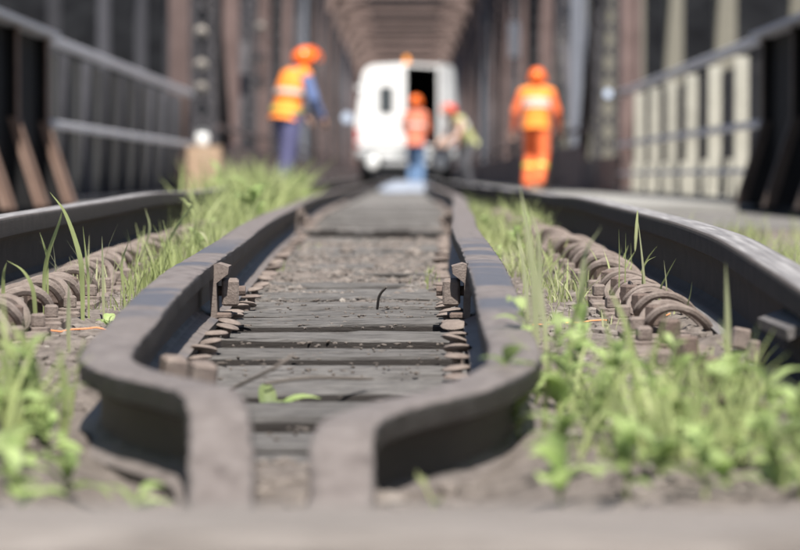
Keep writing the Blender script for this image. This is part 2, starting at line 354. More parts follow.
def catmull(P, n=14):
    P = [Vector(p) for p in P]; P = [P[0]*2-P[1]] + P + [P[-1]*2-P[-2]]; out = []
    for i in range(1, len(P)-2):
        for k in range(n):
            t = k/n; a, b, c, d = P[i-1:i+3]
            out.append(.5*((2*b)+(-a+c)*t+(2*a-5*b+4*c-d)*t*t+(-a+3*b-3*c+d)*t**3))
    return out + [P[-2]]
def guard_path(side):
    if side < 0: tip = [(-.196, 3.38, -.135), (-.205, 3.55, -.055), (-.222, 3.72, .004), (-.262, 3.84, .010), (-.345, 4.06, .004), (-.402, 4.30, .001), (GL-.004, 4.62, 0)]
    else: tip = [(-.072, 3.36, -.150), (-.070, 3.52, -.085), (-.066, 3.68, -.026), (-.026, 3.80, -.014), (.070, 3.98, -.008), (.141, 4.26, -.003), (GR+.004, 4.62, 0)]
    P = catmull([(x, d, SZ(d)+dz) for x, d, dz in tip], 16)
    X = GL if side < 0 else GR
    for d in np.concatenate([np.arange(4.66, 14, .025), np.arange(14, 60, .4), [80, 120, 228]]):
        wob = .006*math.sin(d*1.15+side)
        wob *= smooth(4.6, 5.4, d)*(1-.8*smooth(9, 13, d))
        P.append(Vector((X+wob+side*flare(d), d, SZ(d)+.002+.0015*math.sin(d*1.7+side)*smooth(4.7, 5.5, d)*(1-.8*smooth(9, 13, d)))))
    return P
def guard_x(side, d):
    X = GL if side < 0 else GR
    return X + side*flare(d) + .006*math.sin(d*1.15+side)*smooth(4.6, 5.4, d)*(1-.8*smooth(9, 13, d))
guards = {}
for side, lab in ((-1, 'rusty guard rail whose near end bends in and dives, beside tall grass blades'), (1, 'rusty guard rail with bluish painted reflection bands, its near end bent in beside leafy weeds')):
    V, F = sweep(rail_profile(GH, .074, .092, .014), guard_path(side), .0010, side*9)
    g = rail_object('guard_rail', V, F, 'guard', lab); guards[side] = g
    for d in (6.35, 13.8):                               # braces: upright plate with flared top and a square nut
        x = guard_x(side, d); s = -side                  # s points into the track
        z = SZ(d)
        mb = MB(); x0 = x + s*.030
        poly = [(x0, z+.016), (x0+s*.012, z+.016), (x0+s*.011, z+.085), (x0+s*.034, z+.103), (x0+s*.036, z+.118), (x0+s*.014, z+.124), (x0-s*.004, z+.118)]
        mb.prism(poly if s > 0 else poly[::-1], d-.05, d+.05, 'y'); mb.build('brace_plate', 'rust_lit', g)
        mb = MB(); mb.box((x0+s*.036, d, z+.066), (.034, .05, .052), (.06, 0, .05*s), .004); nut = mb.build('square_nut', 'rust_lit', g)
        mb = MB(); mb.tube([(x0-s*.004, d+.004, z+.068), (x0+s*.066, d+.004, z+.068)], .010, 8); mb.build('bolt', 'rust_dark', nut)
        mb = MB(); mb.box((x0+s*.022, d, z+.020), (.036, .09, .012), None, .003); mb.build('foot_plate', 'rust_dark', g)
for (x, d) in ((GL+.062, 4.80), (GL+.110, 4.72)):         # nuts inside the bend
    mb = MB(); mb.box((x, d, SZ(d)+.052), (.036, .05, .05), (.1, .1, .3), .005); mb.build('square_nut', 'rust_lit', guards[-1])
# fishplate of a rail joint at the right edge
fp = MB(); dj = 5.02
fp.prism([(XR-.056, SZ(dj)+.112), (XR-.016, SZ(dj)+.126), (XR-.012, SZ(dj)+.112), (XR-.054, SZ(dj)+.096)], dj-.30, dj+.10, 'y')
fpo = fp.build('fishplate', 'grey_steel', run[1])
for k in range(2):
    mb = MB(); d = dj+.05+.24*k; mb.box((XR-.062, d, SZ(d)+.058), (.03, .036, .036), (0, .2, .1), .004); mb.build('square_nut', 'rust_lit', fpo)

# ------------------------------------------------------------------ sleepers with their fastenings
def sleeper_mesh(seed):
    rnd = random.Random(seed); nx, L, W, H = 90, 2.45, .230, .15
    V = []; F = []; ring = [(-W/2, -H), (-W/2, -.018), (-W/2+.007, -.006), (-W/2+.016, -.001)] + [(-W/2+.016+(W-.032)*q/15, 0) for q in range(1, 15)] + [(W/2-.016, -.001), (W/2-.007, -.006), (W/2, -.018), (W/2, -H)]
    k = len(ring)
    for i in range(nx+1):
        x = -L/2 + L*i/nx
        for j, (y, z) in enumerate(ring):
            e = .007*fbm(x*3+seed, y*40, seed*.7, 3); c = 0
            if 3 <= j <= k-4: c = .003*fbm(x*2.2, y*60, seed+3.3, 3) - .012*max(0, .5-abs(fbm(x*.9+seed*5, y*34, seed*1.7, 2))*9)
            V.append((x, y+(e if j < 4 or j > k-5 else 0), z+c+(e*.8 if 0 < j < 3 or k-4 < j < k-1 else 0)))
    for i in range(nx):
        for j in range(k-1): F.append((i*k+j, (i+1)*k+j, (i+1)*k+j+1, i*k+j+1))
        F.append((i*k+k-1, (i+1)*k+k-1, (i+1)*k, i*k))
    F.append(tuple(range(k))); F.append(tuple(range(nx*k, nx*k+k))[::-1])
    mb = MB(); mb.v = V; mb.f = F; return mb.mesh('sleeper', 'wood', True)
sleeper_meshes = [sleeper_mesh(s) for s in range(7)]
def spike_mesh():
    mb = MB(); mb.lathe([(.0085, -.02), (.0085, .010), (.010, .012), (.0215, .013), (.0235, .0155), (.021, .0185), (.012, .021), (.004, .0215)], 12); return mb.mesh('spike', 'rust_lit', True)
def clip_mesh():
    """Spring clip bent from round bar: two loops round the bolt, tails on the rail foot. +x points away from the rail."""
    half = [(-.022, .028, .028), (-.006, .044, .050), (.022, .058, .072), (.055, .062, .082), (.086, .056, .074), (.106, .042, .048), (.106, .026, .026), (.086, .018, .020), (.064, .016, .026)]
    pts = half + [(.058, 0, .028)] + [(x, -y, z) for x, y, z in reversed(half)]
    mb = MB(); mb.tube(catmull(pts, 4), .0108, 8); return mb.mesh('spring_clip', 'rust_lit', True)
def plate_mesh():
    mb = MB(); mb.box((-.015, 0, .010), (.33, .17, .020), None, .004); mb.box((.078, 0, .024), (.018, .15, .012), None, .003); return mb.mesh('baseplate', 'rust_lit')
def bolt_mesh():
    mb = MB(); mb.lathe([(.022, .020), (.022, .027), (.0155, .028), (.0155, .030)], 10, (.088, 0, 0)); mb.box((.088, 0, .050), (.031, .031, .040), (0, 0, .5), .004)
    return mb.mesh('square_bolt', 'rust_dark')
def screw_mesh():
    mb = MB(); mb.lathe([(.024, .018), (.024, .025), (.012, .027), (.012, .030)], 10, (.128, 0, 0)); mb.box((.128, 0, .038), (.026, .026, .026), (0, 0, .2), .004)
    return mb.mesh('screw_spike', 'rust_lit')
spm, clm, plm, btm, scm = spike_mesh(), clip_mesh(), plate_mesh(), bolt_mesh(), screw_mesh()
ordn = ['first', 'second', 'third', 'fourth', 'fifth', 'sixth', 'seventh', 'eighth', 'ninth', 'tenth', 'eleventh', 'twelfth', 'thirteenth', 'fourteenth', 'fifteenth', 'sixteenth']
d = 4.22; i = 0; rnd = random.Random(5)
while d < 31:
    z = SZ(d); slope = math.atan((SZ(d+.1)-SZ(d-.1))/.2)
    near = i < 16
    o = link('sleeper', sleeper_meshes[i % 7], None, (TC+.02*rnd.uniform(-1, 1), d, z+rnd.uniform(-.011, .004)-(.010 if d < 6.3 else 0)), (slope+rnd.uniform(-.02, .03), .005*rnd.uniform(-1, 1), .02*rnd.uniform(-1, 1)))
    lab = f'weathered grey timber sleeper, {ordn[i]} behind the bent guard rail tips' if near else 'blurred timber sleeper half buried in rubble, beyond the sixteenth'
    tag(o, lab, 'sleeper', 'sleepers under the track')
    inv = o.matrix_basis.inverted()
    for side in (-1, 1):
        if d < 4.6: continue
        for q in range(1 if d > 7 else 2):
            dd = d + (-.065+.13*q if d <= 7 else rnd.uniform(-.05, .05)) + rnd.uniform(-.015, .015)
            p = inv @ Vector((guard_x(side, dd)-side*(.064+rnd.uniform(-.004, .008)), dd, SZ(dd)-.002))
            link('spike', spm, o, p, (rnd.uniform(-.25, .1), rnd.uniform(.0, .30)*side*-1, rnd.uniform(0, 6)), rnd.uniform(.9, 1.12))
    if d < 17.5:
        for side, X in ((-1, XL), (1, XR)):
            b = link('baseplate', plm, o, inv @ Vector((X-side*.075, d, SZ(d)+.003)), (0, 0, 0 if side < 0 else math.pi))
            if side < 0 or d > 5.75: link('spring_clip', clm, b, (.012, 0, .006-(.004 if side < 0 or d > 7.2 else 0)), (0, rnd.uniform(-.12, .12), rnd.uniform(-.2, .2)), rnd.uniform(.84, .96) if (side < 0 or d > 7.2) else (.88, rnd.uniform(.84, .92), .74))
            link('square_bolt', btm, b, (0, 0, 0), (0, 0, rnd.uniform(-.1, .1)))
            link('screw_spike', scm, b, (0, .055*rnd.choice((-1, 1)), 0))
    d += (.325 if d < 17 else .65) + rnd.uniform(-.012, .012); i += 1

# pale timber lying across the very front
def baulk():
    V = []; F = []; nx = 40; L = 1.9; W = .26; H = .14
    ring = [(-W/2, 0), (-W/2, H-.015), (-W/2+.015, H), (-W*.2, H), (W*.05, H), (W*.3, H), (W/2-.015, H), (W/2, H-.015), (W/2, 0)]; k = len(ring)
    for i in range(nx+1):
        x = -L/2+L*i/nx
        for j, (y, z) in enumerate(ring): V.append((x, y+.006*fbm(x*4, j, 1.1), z+(.007*fbm(x*5, y*30, 5.5) if 0 < j < 8 else 0)))
    for i in range(nx):
        for j in range(k): F.append((i*k+j, (i+1)*k+j, (i+1)*k+(j+1) % k, i*k+(j+1) % k))
    F += [tuple(range(k)), tuple(range(nx*k, nx*k+k))[::-1]]
    mb = MB(); mb.v = V; mb.f = F; o = mb.build('timber_baulk', 'baulk', None, True); o.location = (-.02, 2.62, SZ(2.6)-.020); o.rotation_euler = (0, .004, .01)
    tag(o, 'pale weathered timber lying across the very front, strongly blurred', 'timber')
baulk()

# ------------------------------------------------------------------ rubble
def stone_shape(rnd, r):
    bm = bmesh.new(); bmesh.ops.create_icosphere(bm, subdivisions=1, radius=1)
    a = rnd.uniform(0, 50); sx, sy, sz = rnd.uniform(.7, 1.3), rnd.uniform(.7, 1.3), rnd.uniform(.45, .9)
    V = []
    for v in bm.verts:
        c = v.co*(1+.45*noise.noise(v.co*1.3+Vector((a, a, a)))); V.append((c.x*sx*r, c.y*sy*r, c.z*sz*r))
    F = [tuple(v.index for v in f.verts) for f in bm.faces]; bm.free(); return np.array(V), F
rnd = random.Random(3)
shapes = [stone_shape(rnd, 1.0) for _ in range(14)]
def gravel(name, n, xr, dr, rr, material, label, reject=None):
    V = []; F = []; off = 0
    for _ in range(n):
        for _t in range(6):
            x = rnd.uniform(*xr); dd = dr[0]+(dr[1]-dr[0])*rnd.random()**1.5
            if abs(x-XL) < .08 or abs(x-XR) < .08 or abs(x-GL) < .06 or abs(x-GR) < .06: continue
            if reject and reject(x, dd): continue
            break
        else: continue
        r = rr[0]+(rr[1]-rr[0])*rnd.random()**2.6; sv, sf = rnd.choice(shapes); a = rnd.uniform(0, 6.28)
        c, s = math.cos(a), math.sin(a); z = G(x, dd)-r*.05
        P = np.empty_like(sv); P[:, 0] = (sv[:, 0]*c-sv[:, 1]*s)*r+x; P[:, 1] = (sv[:, 0]*s+sv[:, 1]*c)*r+dd; P[:, 2] = sv[:, 2]*r+z
        V.append(P); F += [tuple(k+off for k in f) for f in sf]; off += len(sv)
    o = link(name, raw_mesh(name, np.concatenate(V), F, material)); return tag(o, label, 'gravel', None, 'stuff')
def front_stones(): gravel('gravel', 1500, (-.75, .75), (2.9, 4.3), (.004, .02), 'stone', 'blurred stones and grit on the bare soil around the bent rail ends')
def litter():
    V = []; F = []; off = 0
    for _ in range(420):
        dd = rnd.uniform(4.5, 7.5); x = TC+rnd.uniform(-.2, .2)*(1 if rnd.random() < .5 else .95); sv, sf = rnd.choice(shapes); a = rnd.uniform(0, 6.28); ln = rnd.uniform(.002, .011); wd = rnd.uniform(.0015, .004)
        c, s_ = math.cos(a), math.sin(a); P = np.empty_like(sv); P[:, 0] = sv[:, 0]*ln*c-sv[:, 1]*wd*s_+x; P[:, 1] = sv[:, 0]*ln*s_+sv[:, 1]*wd*c+dd; P[:, 2] = sv[:, 2]*wd+SZ(dd)-(.013 if dd < 6.3 else .003)
        V.append(P); F += [tuple(k+off for k in f) for f in sf]; off += len(sv)
    o = link('splinter_litter', raw_mesh('splinter_litter', np.concatenate(V), F, 'bark')); tag(o, 'dark splinters and bits of litter strewn over the bare sleepers', 'litter', None, 'stuff')
litter()
def keep_clean(x, d): return abs(x-TC) < .24 and d < 7.4 and rnd.random() < .93
front_stones()
gravel('gravel', 12000, (-1.5, 1.3), (3.9, 14), (.003, .016), 'stone', 'brown rubble and chippings between the rails', keep_clean)
gravel('gravel', 3200, (TC-.24, TC+.24), (7.2, 14), (.002, .013), 'stone_dark', 'grey and brown rubble between the two guard rails')
gravel('pale_gravel', 200, (-1.0, .75), (4.5, 12), (.003, .010), 'pale_stone', 'scattered pale chips of stone among the rubble', lambda x, d: abs(x-TC) < .2 and d < 7 and rnd.random() < .6)
for k, (x, dd, r) in enumerate(((-.02, 7.55, .018), (-.26, 7.9, .020), (-.18, 8.6, .026), (-.06, 9.3, .03), (-.30, 9.6, .024), (0.0, 8.2, .016), (-.31, 6.15, .014), (.03, 10.4, .03), (-.2, 10.9, .03))):
    sv, sf = shapes[k % 14]; mb = MB(); mb.add([tuple(p*r) for p in sv], sf); o = mb.build('loose_stone', 'stone'); o.location = (x, dd, G(x, dd)+r*.1); o.rotation_euler = (0, 0, k)
    tag(o, 'loose stone lying in the rubble between the two guard rails', 'stone', 'loose stones between the guard rails')

# short timber wedged across between the guard rails, farther back
for d_, lab in ((13.35, 'dark short timber wedged across between the guard rails behind the rubble'),):
    hw = .28+flare(d_)-.06; mb = MB()
    for q in range(8):
        x0 = -hw+2*hw*q/8; mb.box((x0+hw/8, .006*math.sin(q*2.1), .012+.006*math.sin(q*1.7)), (2*hw/8+.001*(q % 2), .16, .10), None, .008)
    o = mb.build('cross_timber', 'wood'); o.location = (TC, d_, SZ(d_)-.028); tag(o, lab, 'timber')
# orange cord over the rubble
pts = [(x, 6.15+.03*math.sin(x*7)+.25*x, 0) for x in np.linspace(-.78, .52, 60)]
mb = MB(); mb.tube([(x, y, (G(x, y)+.006 if (x < GL-.06 or x > GR+.06) else SZ(y)-.05)) for x, y, _ in pts], .0015, 6)
tag(mb.build('orange_cord', 'cord'), 'thin orange cord lying across the rubble, passing under the guard rails', 'cord')
for k, (p0, p1, p2, lab) in enumerate((((-.27, 4.95, .012), (-.20, 4.9, .05), (-.17, 4.92, .07), 'dark forked twig standing up between the guard rail tips'),
                                       ((-.22, 5.0, .015), (-.15, 5.02, .022), (-.05, 5.1, .012), 'thin dark twig lying on the sleepers behind the guard rail tips'),
                                       ((-.06, 6.9, .0), (-.055, 6.88, .03), (-.04, 6.85, .05), 'thin dark stalk standing on the sleeper edge between the guard rails'))):
    mb = MB(); mb.tube(catmull([(p[0], p[1], SZ(p[1])+p[2]) for p in (p0, p1, p2)], 5), [.003]*10+[.0015], 6)
    tag(mb.build('twig', 'bark'), lab, 'twig')

# ------------------------------------------------------------------ grass
def blades(name, specs, material, label, seed):
    r = np.random.RandomState(seed); VV = []; FF = []; off = 0
    for (n, cx, cd_, sx, sdp, hmin, hmax, wd, lean) in specs:
        ncl = max(3, n//22); cl = [(cx+sx*r.uniform(-1, 1), cd_+sdp*r.uniform(-1, 1), r.uniform(.55, 1.2)) for _ in range(ncl)]
        for _ in range(n):
            c_ = cl[r.randint(ncl)]; x = c_[0]+r.normal(0, .022+.05*sx); dd = c_[1]+r.normal(0, .03+.05*sdp)
            if min(abs(x-guard_x(-1, dd)), abs(x-guard_x(1, dd))) < .062 and dd > 3.6: continue
            if sx > .06 and dd > 11 and abs(x-TC) < .28+flare(dd): continue
            if min(abs(x-XL), abs(x-XR)) < .08: continue
            h = r.uniform(hmin, hmax)*(.55+.45*r.rand())*c_[2]; a = r.uniform(0, 6.28); la = r.uniform(0, 6.28); ln = lean*r.uniform(.1, 1)*h
            z = G(x, dd)-.006 if dd < 16.9 else SZ(dd)-.02
            wv = Vector((math.cos(a), math.sin(a), 0)); lv = Vector((math.cos(la), math.sin(la), 0)); k = 4; ww = wd*r.uniform(.6, 1.3)
            for i in range(k+1):
                t = i/k; c = Vector((x, dd, z)) + lv*(ln*t*t) + Vector((0, 0, h*(t-.18*t*t*ln/h)))
                hw = ww*(.65+.6*t-1.2*t*t)*.5 if t < 1 else ww*.03
                VV.append(c-wv*hw); VV.append(c+wv*hw)
            FF += [(off+2*i, off+2*i+1, off+2*i+3, off+2*i+2) for i in range(k)]; off += 2*(k+1)
    o = link(name, raw_mesh(name, VV, FF, material, True)); return tag(o, label, 'grass', None, 'stuff')
#        n     x     d     dx   dd   hmin hmax  width lean
blades('grass', [(900, -.60, 9.4, .13, 1.6, .04, .17, .006, .5), (420, -.55, 8.0, .08, .8, .05, .16, .006, .45), (900, -.62, 11.8, .17, 1.6, .07, .19, .007, .6), (120, -.56, 7.1, .09, .5, .03, .11, .005, .5)], 'grass',
       'green grass between the running rail and the guard rail, behind the tall single blades', 21)
blades('grass', [(3000, -.76, 16.0, .20, 2.6, .18, .38, .016, .8), (2200, -.86, 21, .28, 4, .24, .44, .020, .9), (1300, -.70, 13.2, .2, 1.5, .12, .26, .012, .7), (300, -1.35, 19, .3, 3, .05, .10, .010, .7)], 'grass',
       'dense mound of grass overgrowing the running rail below the worker', 22)
blades('grass', [(700, .40, 8.8, .14, 1.8, .03, .12, .006, .7), (1200, .38, 12.5, .16, 2.2, .06, .16, .008, .7), (1500, .40, 18, .22, 5, .08, .20, .011, .7)], 'grass',
       'green grass between the bluish banded guard rail and the worn running rail', 23)
blades('grass', [(160, -.545, 3.9, .10, .35, .08, .22, .011, .7), (90, -.50, 4.4, .07, .4, .03, .12, .007, .7)], 'grass', 'strongly blurred grass in the near corner beside the bent guard rail', 24)
blades('grass', [(360, .33, 4.0, .18, .6, .06, .19, .009, .7), (140, .52, 4.8, .12, .4, .04, .12, .007, .8)], 'grass', 'strongly blurred grass among the leafy weeds in front of the spring clips', 25)
blades('grass', [(520, 1.12, 9.5, .22, 2.6, .06, .18, .008, .6), (320, 1.6, 13, .4, 3, .06, .14, .008, .6)], 'grass', 'grass along the outside of the running rail below the dark girder brackets', 26)
blades('grass', [(420, -1.35, 11.5, .3, 3, .05, .14, .008, .6)], 'grass', 'thin grass outside the running rail below the brown brackets', 27)
blades('dry_grass', [(360, -.62, 10, .15, 3, .05, .18, .005, .5), (420, .40, 9, .16, 3, .03, .12, .005, .6), (700, -.8, 18, .35, 4, .10, .30, .008, .6), (40, .45, 6.4, .1, .7, .03, .07, .004, .6)], 'grass_pale',
       'pale dry grass blades mixed into the green', 28)
blades('grass_sprouts', [(26, TC+.17, 8.2, .05, .7, .02, .05, .006, .5), (26, TC-.2, 10.5, .05, 1.6, .02, .06, .007, .5), (30, TC+.02, 13.8, .2, .4, .02, .05, .008, .5)], 'grass', 'small grass sprouts in the rubble between the guard rails', 29)

def stalk(x, d, h, w, lean, lab, head=False, curl=0.0, mat_='grass'):
    """One tall blade of grass with one or two side leaves."""
    base = Vector((x, d, G(x, d)-.004)); t_ = thing('grass_stalk', lab, 'grass blade', base, 0)
    P = [Vector((lean*h*(i/7)**1.6, 0, h*(i/7))) for i in range(8)]
    mb = MB(); mb.tube(P, [.0022-.0014*i/7 for i in range(8)], 6); mb.build('stem', mat_, t_, True)
    def blade(p, dirx, ln, ww, droop):
        V = []; F = []
        for i in range(9):
            t = i/8; c = p + Vector((dirx*ln*(t**1.2), -.004*t, ln*(1-abs(dirx)*.5)*t - droop*ln*t*t)); hw = ww*(1.25*math.sin(math.pi*(.16+.84*t)))*.5
            V += [(c.x-hw*(1-abs(dirx)*.4), c.y-hw*.35, c.z+hw*dirx*.35), (c.x, c.y+.0015, c.z-.0004), (c.x+hw*(1-abs(dirx)*.4), c.y+hw*.35, c.z-hw*dirx*.35)]
        for i in range(8):
            F += [(3*i, 3*i+1, 3*i+4, 3*i+3), (3*i+1, 3*i+2, 3*i+5, 3*i+4)]
        link('blade', raw_mesh('blade', V, F, mat_, True), t_)
    s = 1 if lean >= 0 else -1
    blade(P[2], -s*(.45+curl), h*.45, w, .35); blade(P[5], s*(.35+curl), h*.55, w*.9, .45+curl)
    if head:
        mb = MB(); mb.lathe([(.001, 0), (.0045, .006), (.0055, h*.10), (.004, h*.17), (.001, h*.2)], 8, P[7]-Vector((0, 0, .004)), (0, lean*.7, 0)); mb.build('seed_head', 'grass_pale', t_, True)
stalk(-.455, 7.7, .12, .010, .5, 'curved bright grass blade bending over the guard rail')
stalk(-.49, 8.2, .14, .009, -.2, 'tall grass blade in the clump behind the guard rail bend', mat_='grass_pale')
stalk(.355, 4.25, .105, .012, .5, 'blurred low grass blade bending over the weeds')
stalk(-.47, 4.5, .120, .013, .15, 'blurred grass blade at the outside of the guard rail bend')
stalk(-.50, 4.25, .135, .014, -.25, 'blurred broad grass blade in the near corner')
stalk(.035, 3.6, .055, .009, -.4, 'small blurred grass blade growing before the bent guard rail')
stalk(TC+.185, 7.9, .055, .004, .1, 'tiny grass sprout beside the guard rail brace')

# single blades traced as space curves: points (image x, image y) lie at distance d, spread a little in depth
def wblade(pts, d, w, lab, mt='grass', head=False):
    sc = 3200/d; P = [Vector(((x-405)/sc, d-.012*k, CAMZ-(y-177)/sc)) for k, (x, y) in enumerate(pts)]
    g = G(P[0].x, P[0].y)
    if P[0].z > g: P = [Vector((P[0].x, P[0].y+.01, g-.005))] + P
    C = catmull(P, 5); n = len(C); t_ = thing('tall_grass', lab, 'grass blade', C[0]); t_['kind'] = 'thing'; V = []; F = []
    for i, c in enumerate(C):
        t = i/(n-1); hw = w*.5*(.55+1.1*t-1.62*t**3) if t < 1 else .0002; a = .5+1.2*t
        q = c-C[0]; sx, sy = hw*math.cos(a*.6), hw*math.sin(a*.6)
        V += [(q.x-sx, q.y-sy, q.z), (q.x, q.y+hw*.3, q.z), (q.x+sx, q.y+sy, q.z)]
    for i in range(n-1): F += [(3*i, 3*i+1, 3*i+4, 3*i+3), (3*i+1, 3*i+2, 3*i+5, 3*i+4)]
    link('blade', raw_mesh('blade', V, F, mt, True), t_)
    if head:
        mb = MB(); h = C[-1]-C[0]; mb.lathe([(.001, -.075), (.0022, -.07), (.0036, -.045), (.0034, -.02), (.002, .0), (.0005, .008)], 8, h, (0, .06, 0)); mb.build('seed_head', 'grass_pale', t_, True)
wblade([(44, 279), (49, 253), (60, 224), (64, 211)], 6.2, .010, 'upright grass blade second from the edge, before the dark rail web')
wblade([(47, 262), (45, 247), (41, 232)], 6.2, .006, 'short side blade leaning towards the edge beside the upright one')
wblade([(82, 285), (80, 255), (67, 214), (52, 192)], 6.3, .013, 'longest grass blade, its tip crossing the top of the running rail')
wblade([(88, 278), (87, 261), (84, 226)], 6.4, .007, 'straight grass blade just behind the longest blade')
wblade([(103, 297), (103, 262), (103, 236)], 6.4, .007, 'dry straight grass blade standing alone by the orange cord', 'grass_pale')
wblade([(35, 316), (33, 288), (24, 270), (9, 260)], 5.9, .010, 'grass blade arching to the edge over the spring clip')
wblade([(68, 333), (69, 305), (70, 281)], 5.6, .010, 'cut pale grass stub below the longest blade', 'grass_pale')
wblade([(3, 300), (4, 275), (8, 262)], 5.9, .009, 'grass blade nearest the picture edge above the clip')
wblade([(163, 255), (180, 222), (192, 205), (178, 202)], 8.2, .011, 'bright blade curling back above the grass clump')
wblade([(140, 262), (150, 230), (146, 208)], 8.4, .009, 'tall blade in the middle of the grass clump', 'grass_pale')
wblade([(190, 245), (196, 220), (185, 200), (172, 198)], 8.8, .010, 'arched blade at the top of the grass clump')
wblade([(125, 300), (122, 265), (130, 240)], 7.2, .008, 'blade at the front of the grass clump')
wblade([(646, 300), (643, 270), (640, 245), (636, 214)], 6.5, .007, 'dry stalk with a slim seed head before the dark rail', 'grass_pale', True)
wblade([(643, 275), (646, 262), (655, 256)], 6.5, .006, 'short leaf bending off the seed head stalk')
wblade([(619, 300), (619, 262), (618, 229)], 6.6, .004, 'thin straight stalk left of the seed head')
wblade([(625, 302), (625, 262), (625, 233)], 6.7, .004, 'thin straight stalk nearest the seed head')
wblade([(667, 308), (666, 285), (663, 260)], 6.3, .005, 'thin stalk over the row of spring clips', 'grass_pale')
wblade([(660, 292), (666, 276), (675, 258)], 6.3, .006, 'leaning blade over the row of spring clips')
wblade([(688, 305), (690, 294), (691, 281)], 6.1, .004, 'small thin blade between the spring clips and the dark rail')
wblade([(536, 330), (534, 283), (527, 230), (519, 186)], 4.9, .017, 'broad blurred blade rising tallest beside the banded guard rail', 'grass_pale')
wblade([(580, 350), (581, 300), (584, 255), (600, 226)], 4.8, .014, 'broad blurred blade with its tip bent right', 'grass_pale')
wblade([(570, 365), (572, 325), (584, 285), (588, 255)], 4.7, .012, 'blurred blade close to the one with bent tip')
wblade([(640, 420), (634, 370), (625, 325), (606, 284)], 4.5, .016, 'bright blurred blade leaning left across the clips')
wblade([(546, 340), (540, 290), (538, 240), (528, 205)], 5.0, .012, 'slim pale blade right beside the tallest broad blade', 'grass_pale')
wblade([(528, 320), (524, 270), (515, 222)], 5.1, .010, 'slim blade leaning over the banded guard rail', 'grass_pale')
wblade([(618, 400), (612, 350), (598, 300)], 4.4, .011, 'thin blurred blade among the tall front stems')
wblade([(662, 420), (668, 370), (680, 318)], 4.3, .011, 'thin blurred stem rising in front of the largest clip', 'grass_pale')
wblade([(545, 420), (548, 370), (556, 325)], 4.3, .011, 'thin blurred stem close outside the guard rail knee')
wblade([(650, 400), (690, 368), (735, 352)], 4.5, .014, 'blurred blade lying almost flat before the clips')
wblade([(728, 380), (727, 320), (724, 262)], 4.7, .016, 'faint upright blurred blade before the dark rail', 'grass_pale')
wblade([(742, 430), (735, 380), (718, 318)], 4.5, .013, 'blurred blade below the fishplate leaning left')
wblade([(690, 430), (715, 385), (757, 338)], 4.5, .014, 'blurred blade below the fishplate leaning right')
wblade([(600, 430), (612, 380), (640, 345)], 4.3, .013, 'blurred blade in the middle of the weeds')
wblade([(40, 470), (36, 410), (30, 350), (12, 322)], 4.1, .022, 'broad bright blurred blade in the near corner')
wblade([(60, 460), (66, 400), (60, 345)], 4.1, .018, 'upright bright blurred blade in the near corner')
wblade([(20, 440), (10, 380), (4, 338)], 4.0, .022, 'broad blurred blade cut by the picture edge')

# leafy weeds
def leaf_mesh(ln, wd, seed):
    V = []; F = []; n = 7; r = random.Random(seed)
    for i in range(n+1):
        t = i/n; hw = wd*.5*math.sin(math.pi*min(1, .06+.94*t))**.8*(1-.25*t); z = .25*ln*math.sin(t*2.2)-.18*ln*t*t
        V += [(t*ln, -hw, z+hw*.35), (t*ln, -hw*.5, z+hw*.1), (t*ln, 0, z), (t*ln, hw*.5, z+hw*.1), (t*ln, hw, z+hw*.35)]
    for i in range(n):
        for j in range(4): F.append((5*i+j, 5*i+j+1, 5*i+6+j, 5*i+5+j))
    return raw_mesh('leaf', V, F, 'leaf', True)
leaves = [leaf_mesh(.058, .040, 1), leaf_mesh(.050, .038, 2), leaf_mesh(.075, .030, 3), leaf_mesh(.040, .032, 4)]
def weed(x, d, h, n, lab, seed, sc=1.0):
    r = random.Random(seed); t_ = thing('leafy_weed', lab, 'weed', (x, d, G(x, d)-.004), 0, 'leafy weeds by the guard rails')
    mb = MB(); lx, ly = r.uniform(-.2, .2)*h, r.uniform(-.2, .2)*h
    P = [Vector((lx*(k/5)**1.5, ly*(k/5)**1.5, h*k/5)) for k in range(6)]
    mb.tube(P, [.0026-.0014*k/5 for k in range(6)], 6); mb.build('stem', 'stem', t_, True)
    for k in range(n):
        t = .12+.88*(k+.5)/n; j = min(4, int(t*5)); p = P[j].lerp(P[j+1], t*5-j) if j < 5 else P[5]
        link('leaf', r.choice(leaves), t_, p, (r.uniform(-.3, .3), -r.uniform(-.1, .75), k*2.4+r.uniform(-.9, .9)), sc*r.uniform(.45, 1.2)*(1.1-.35*t))
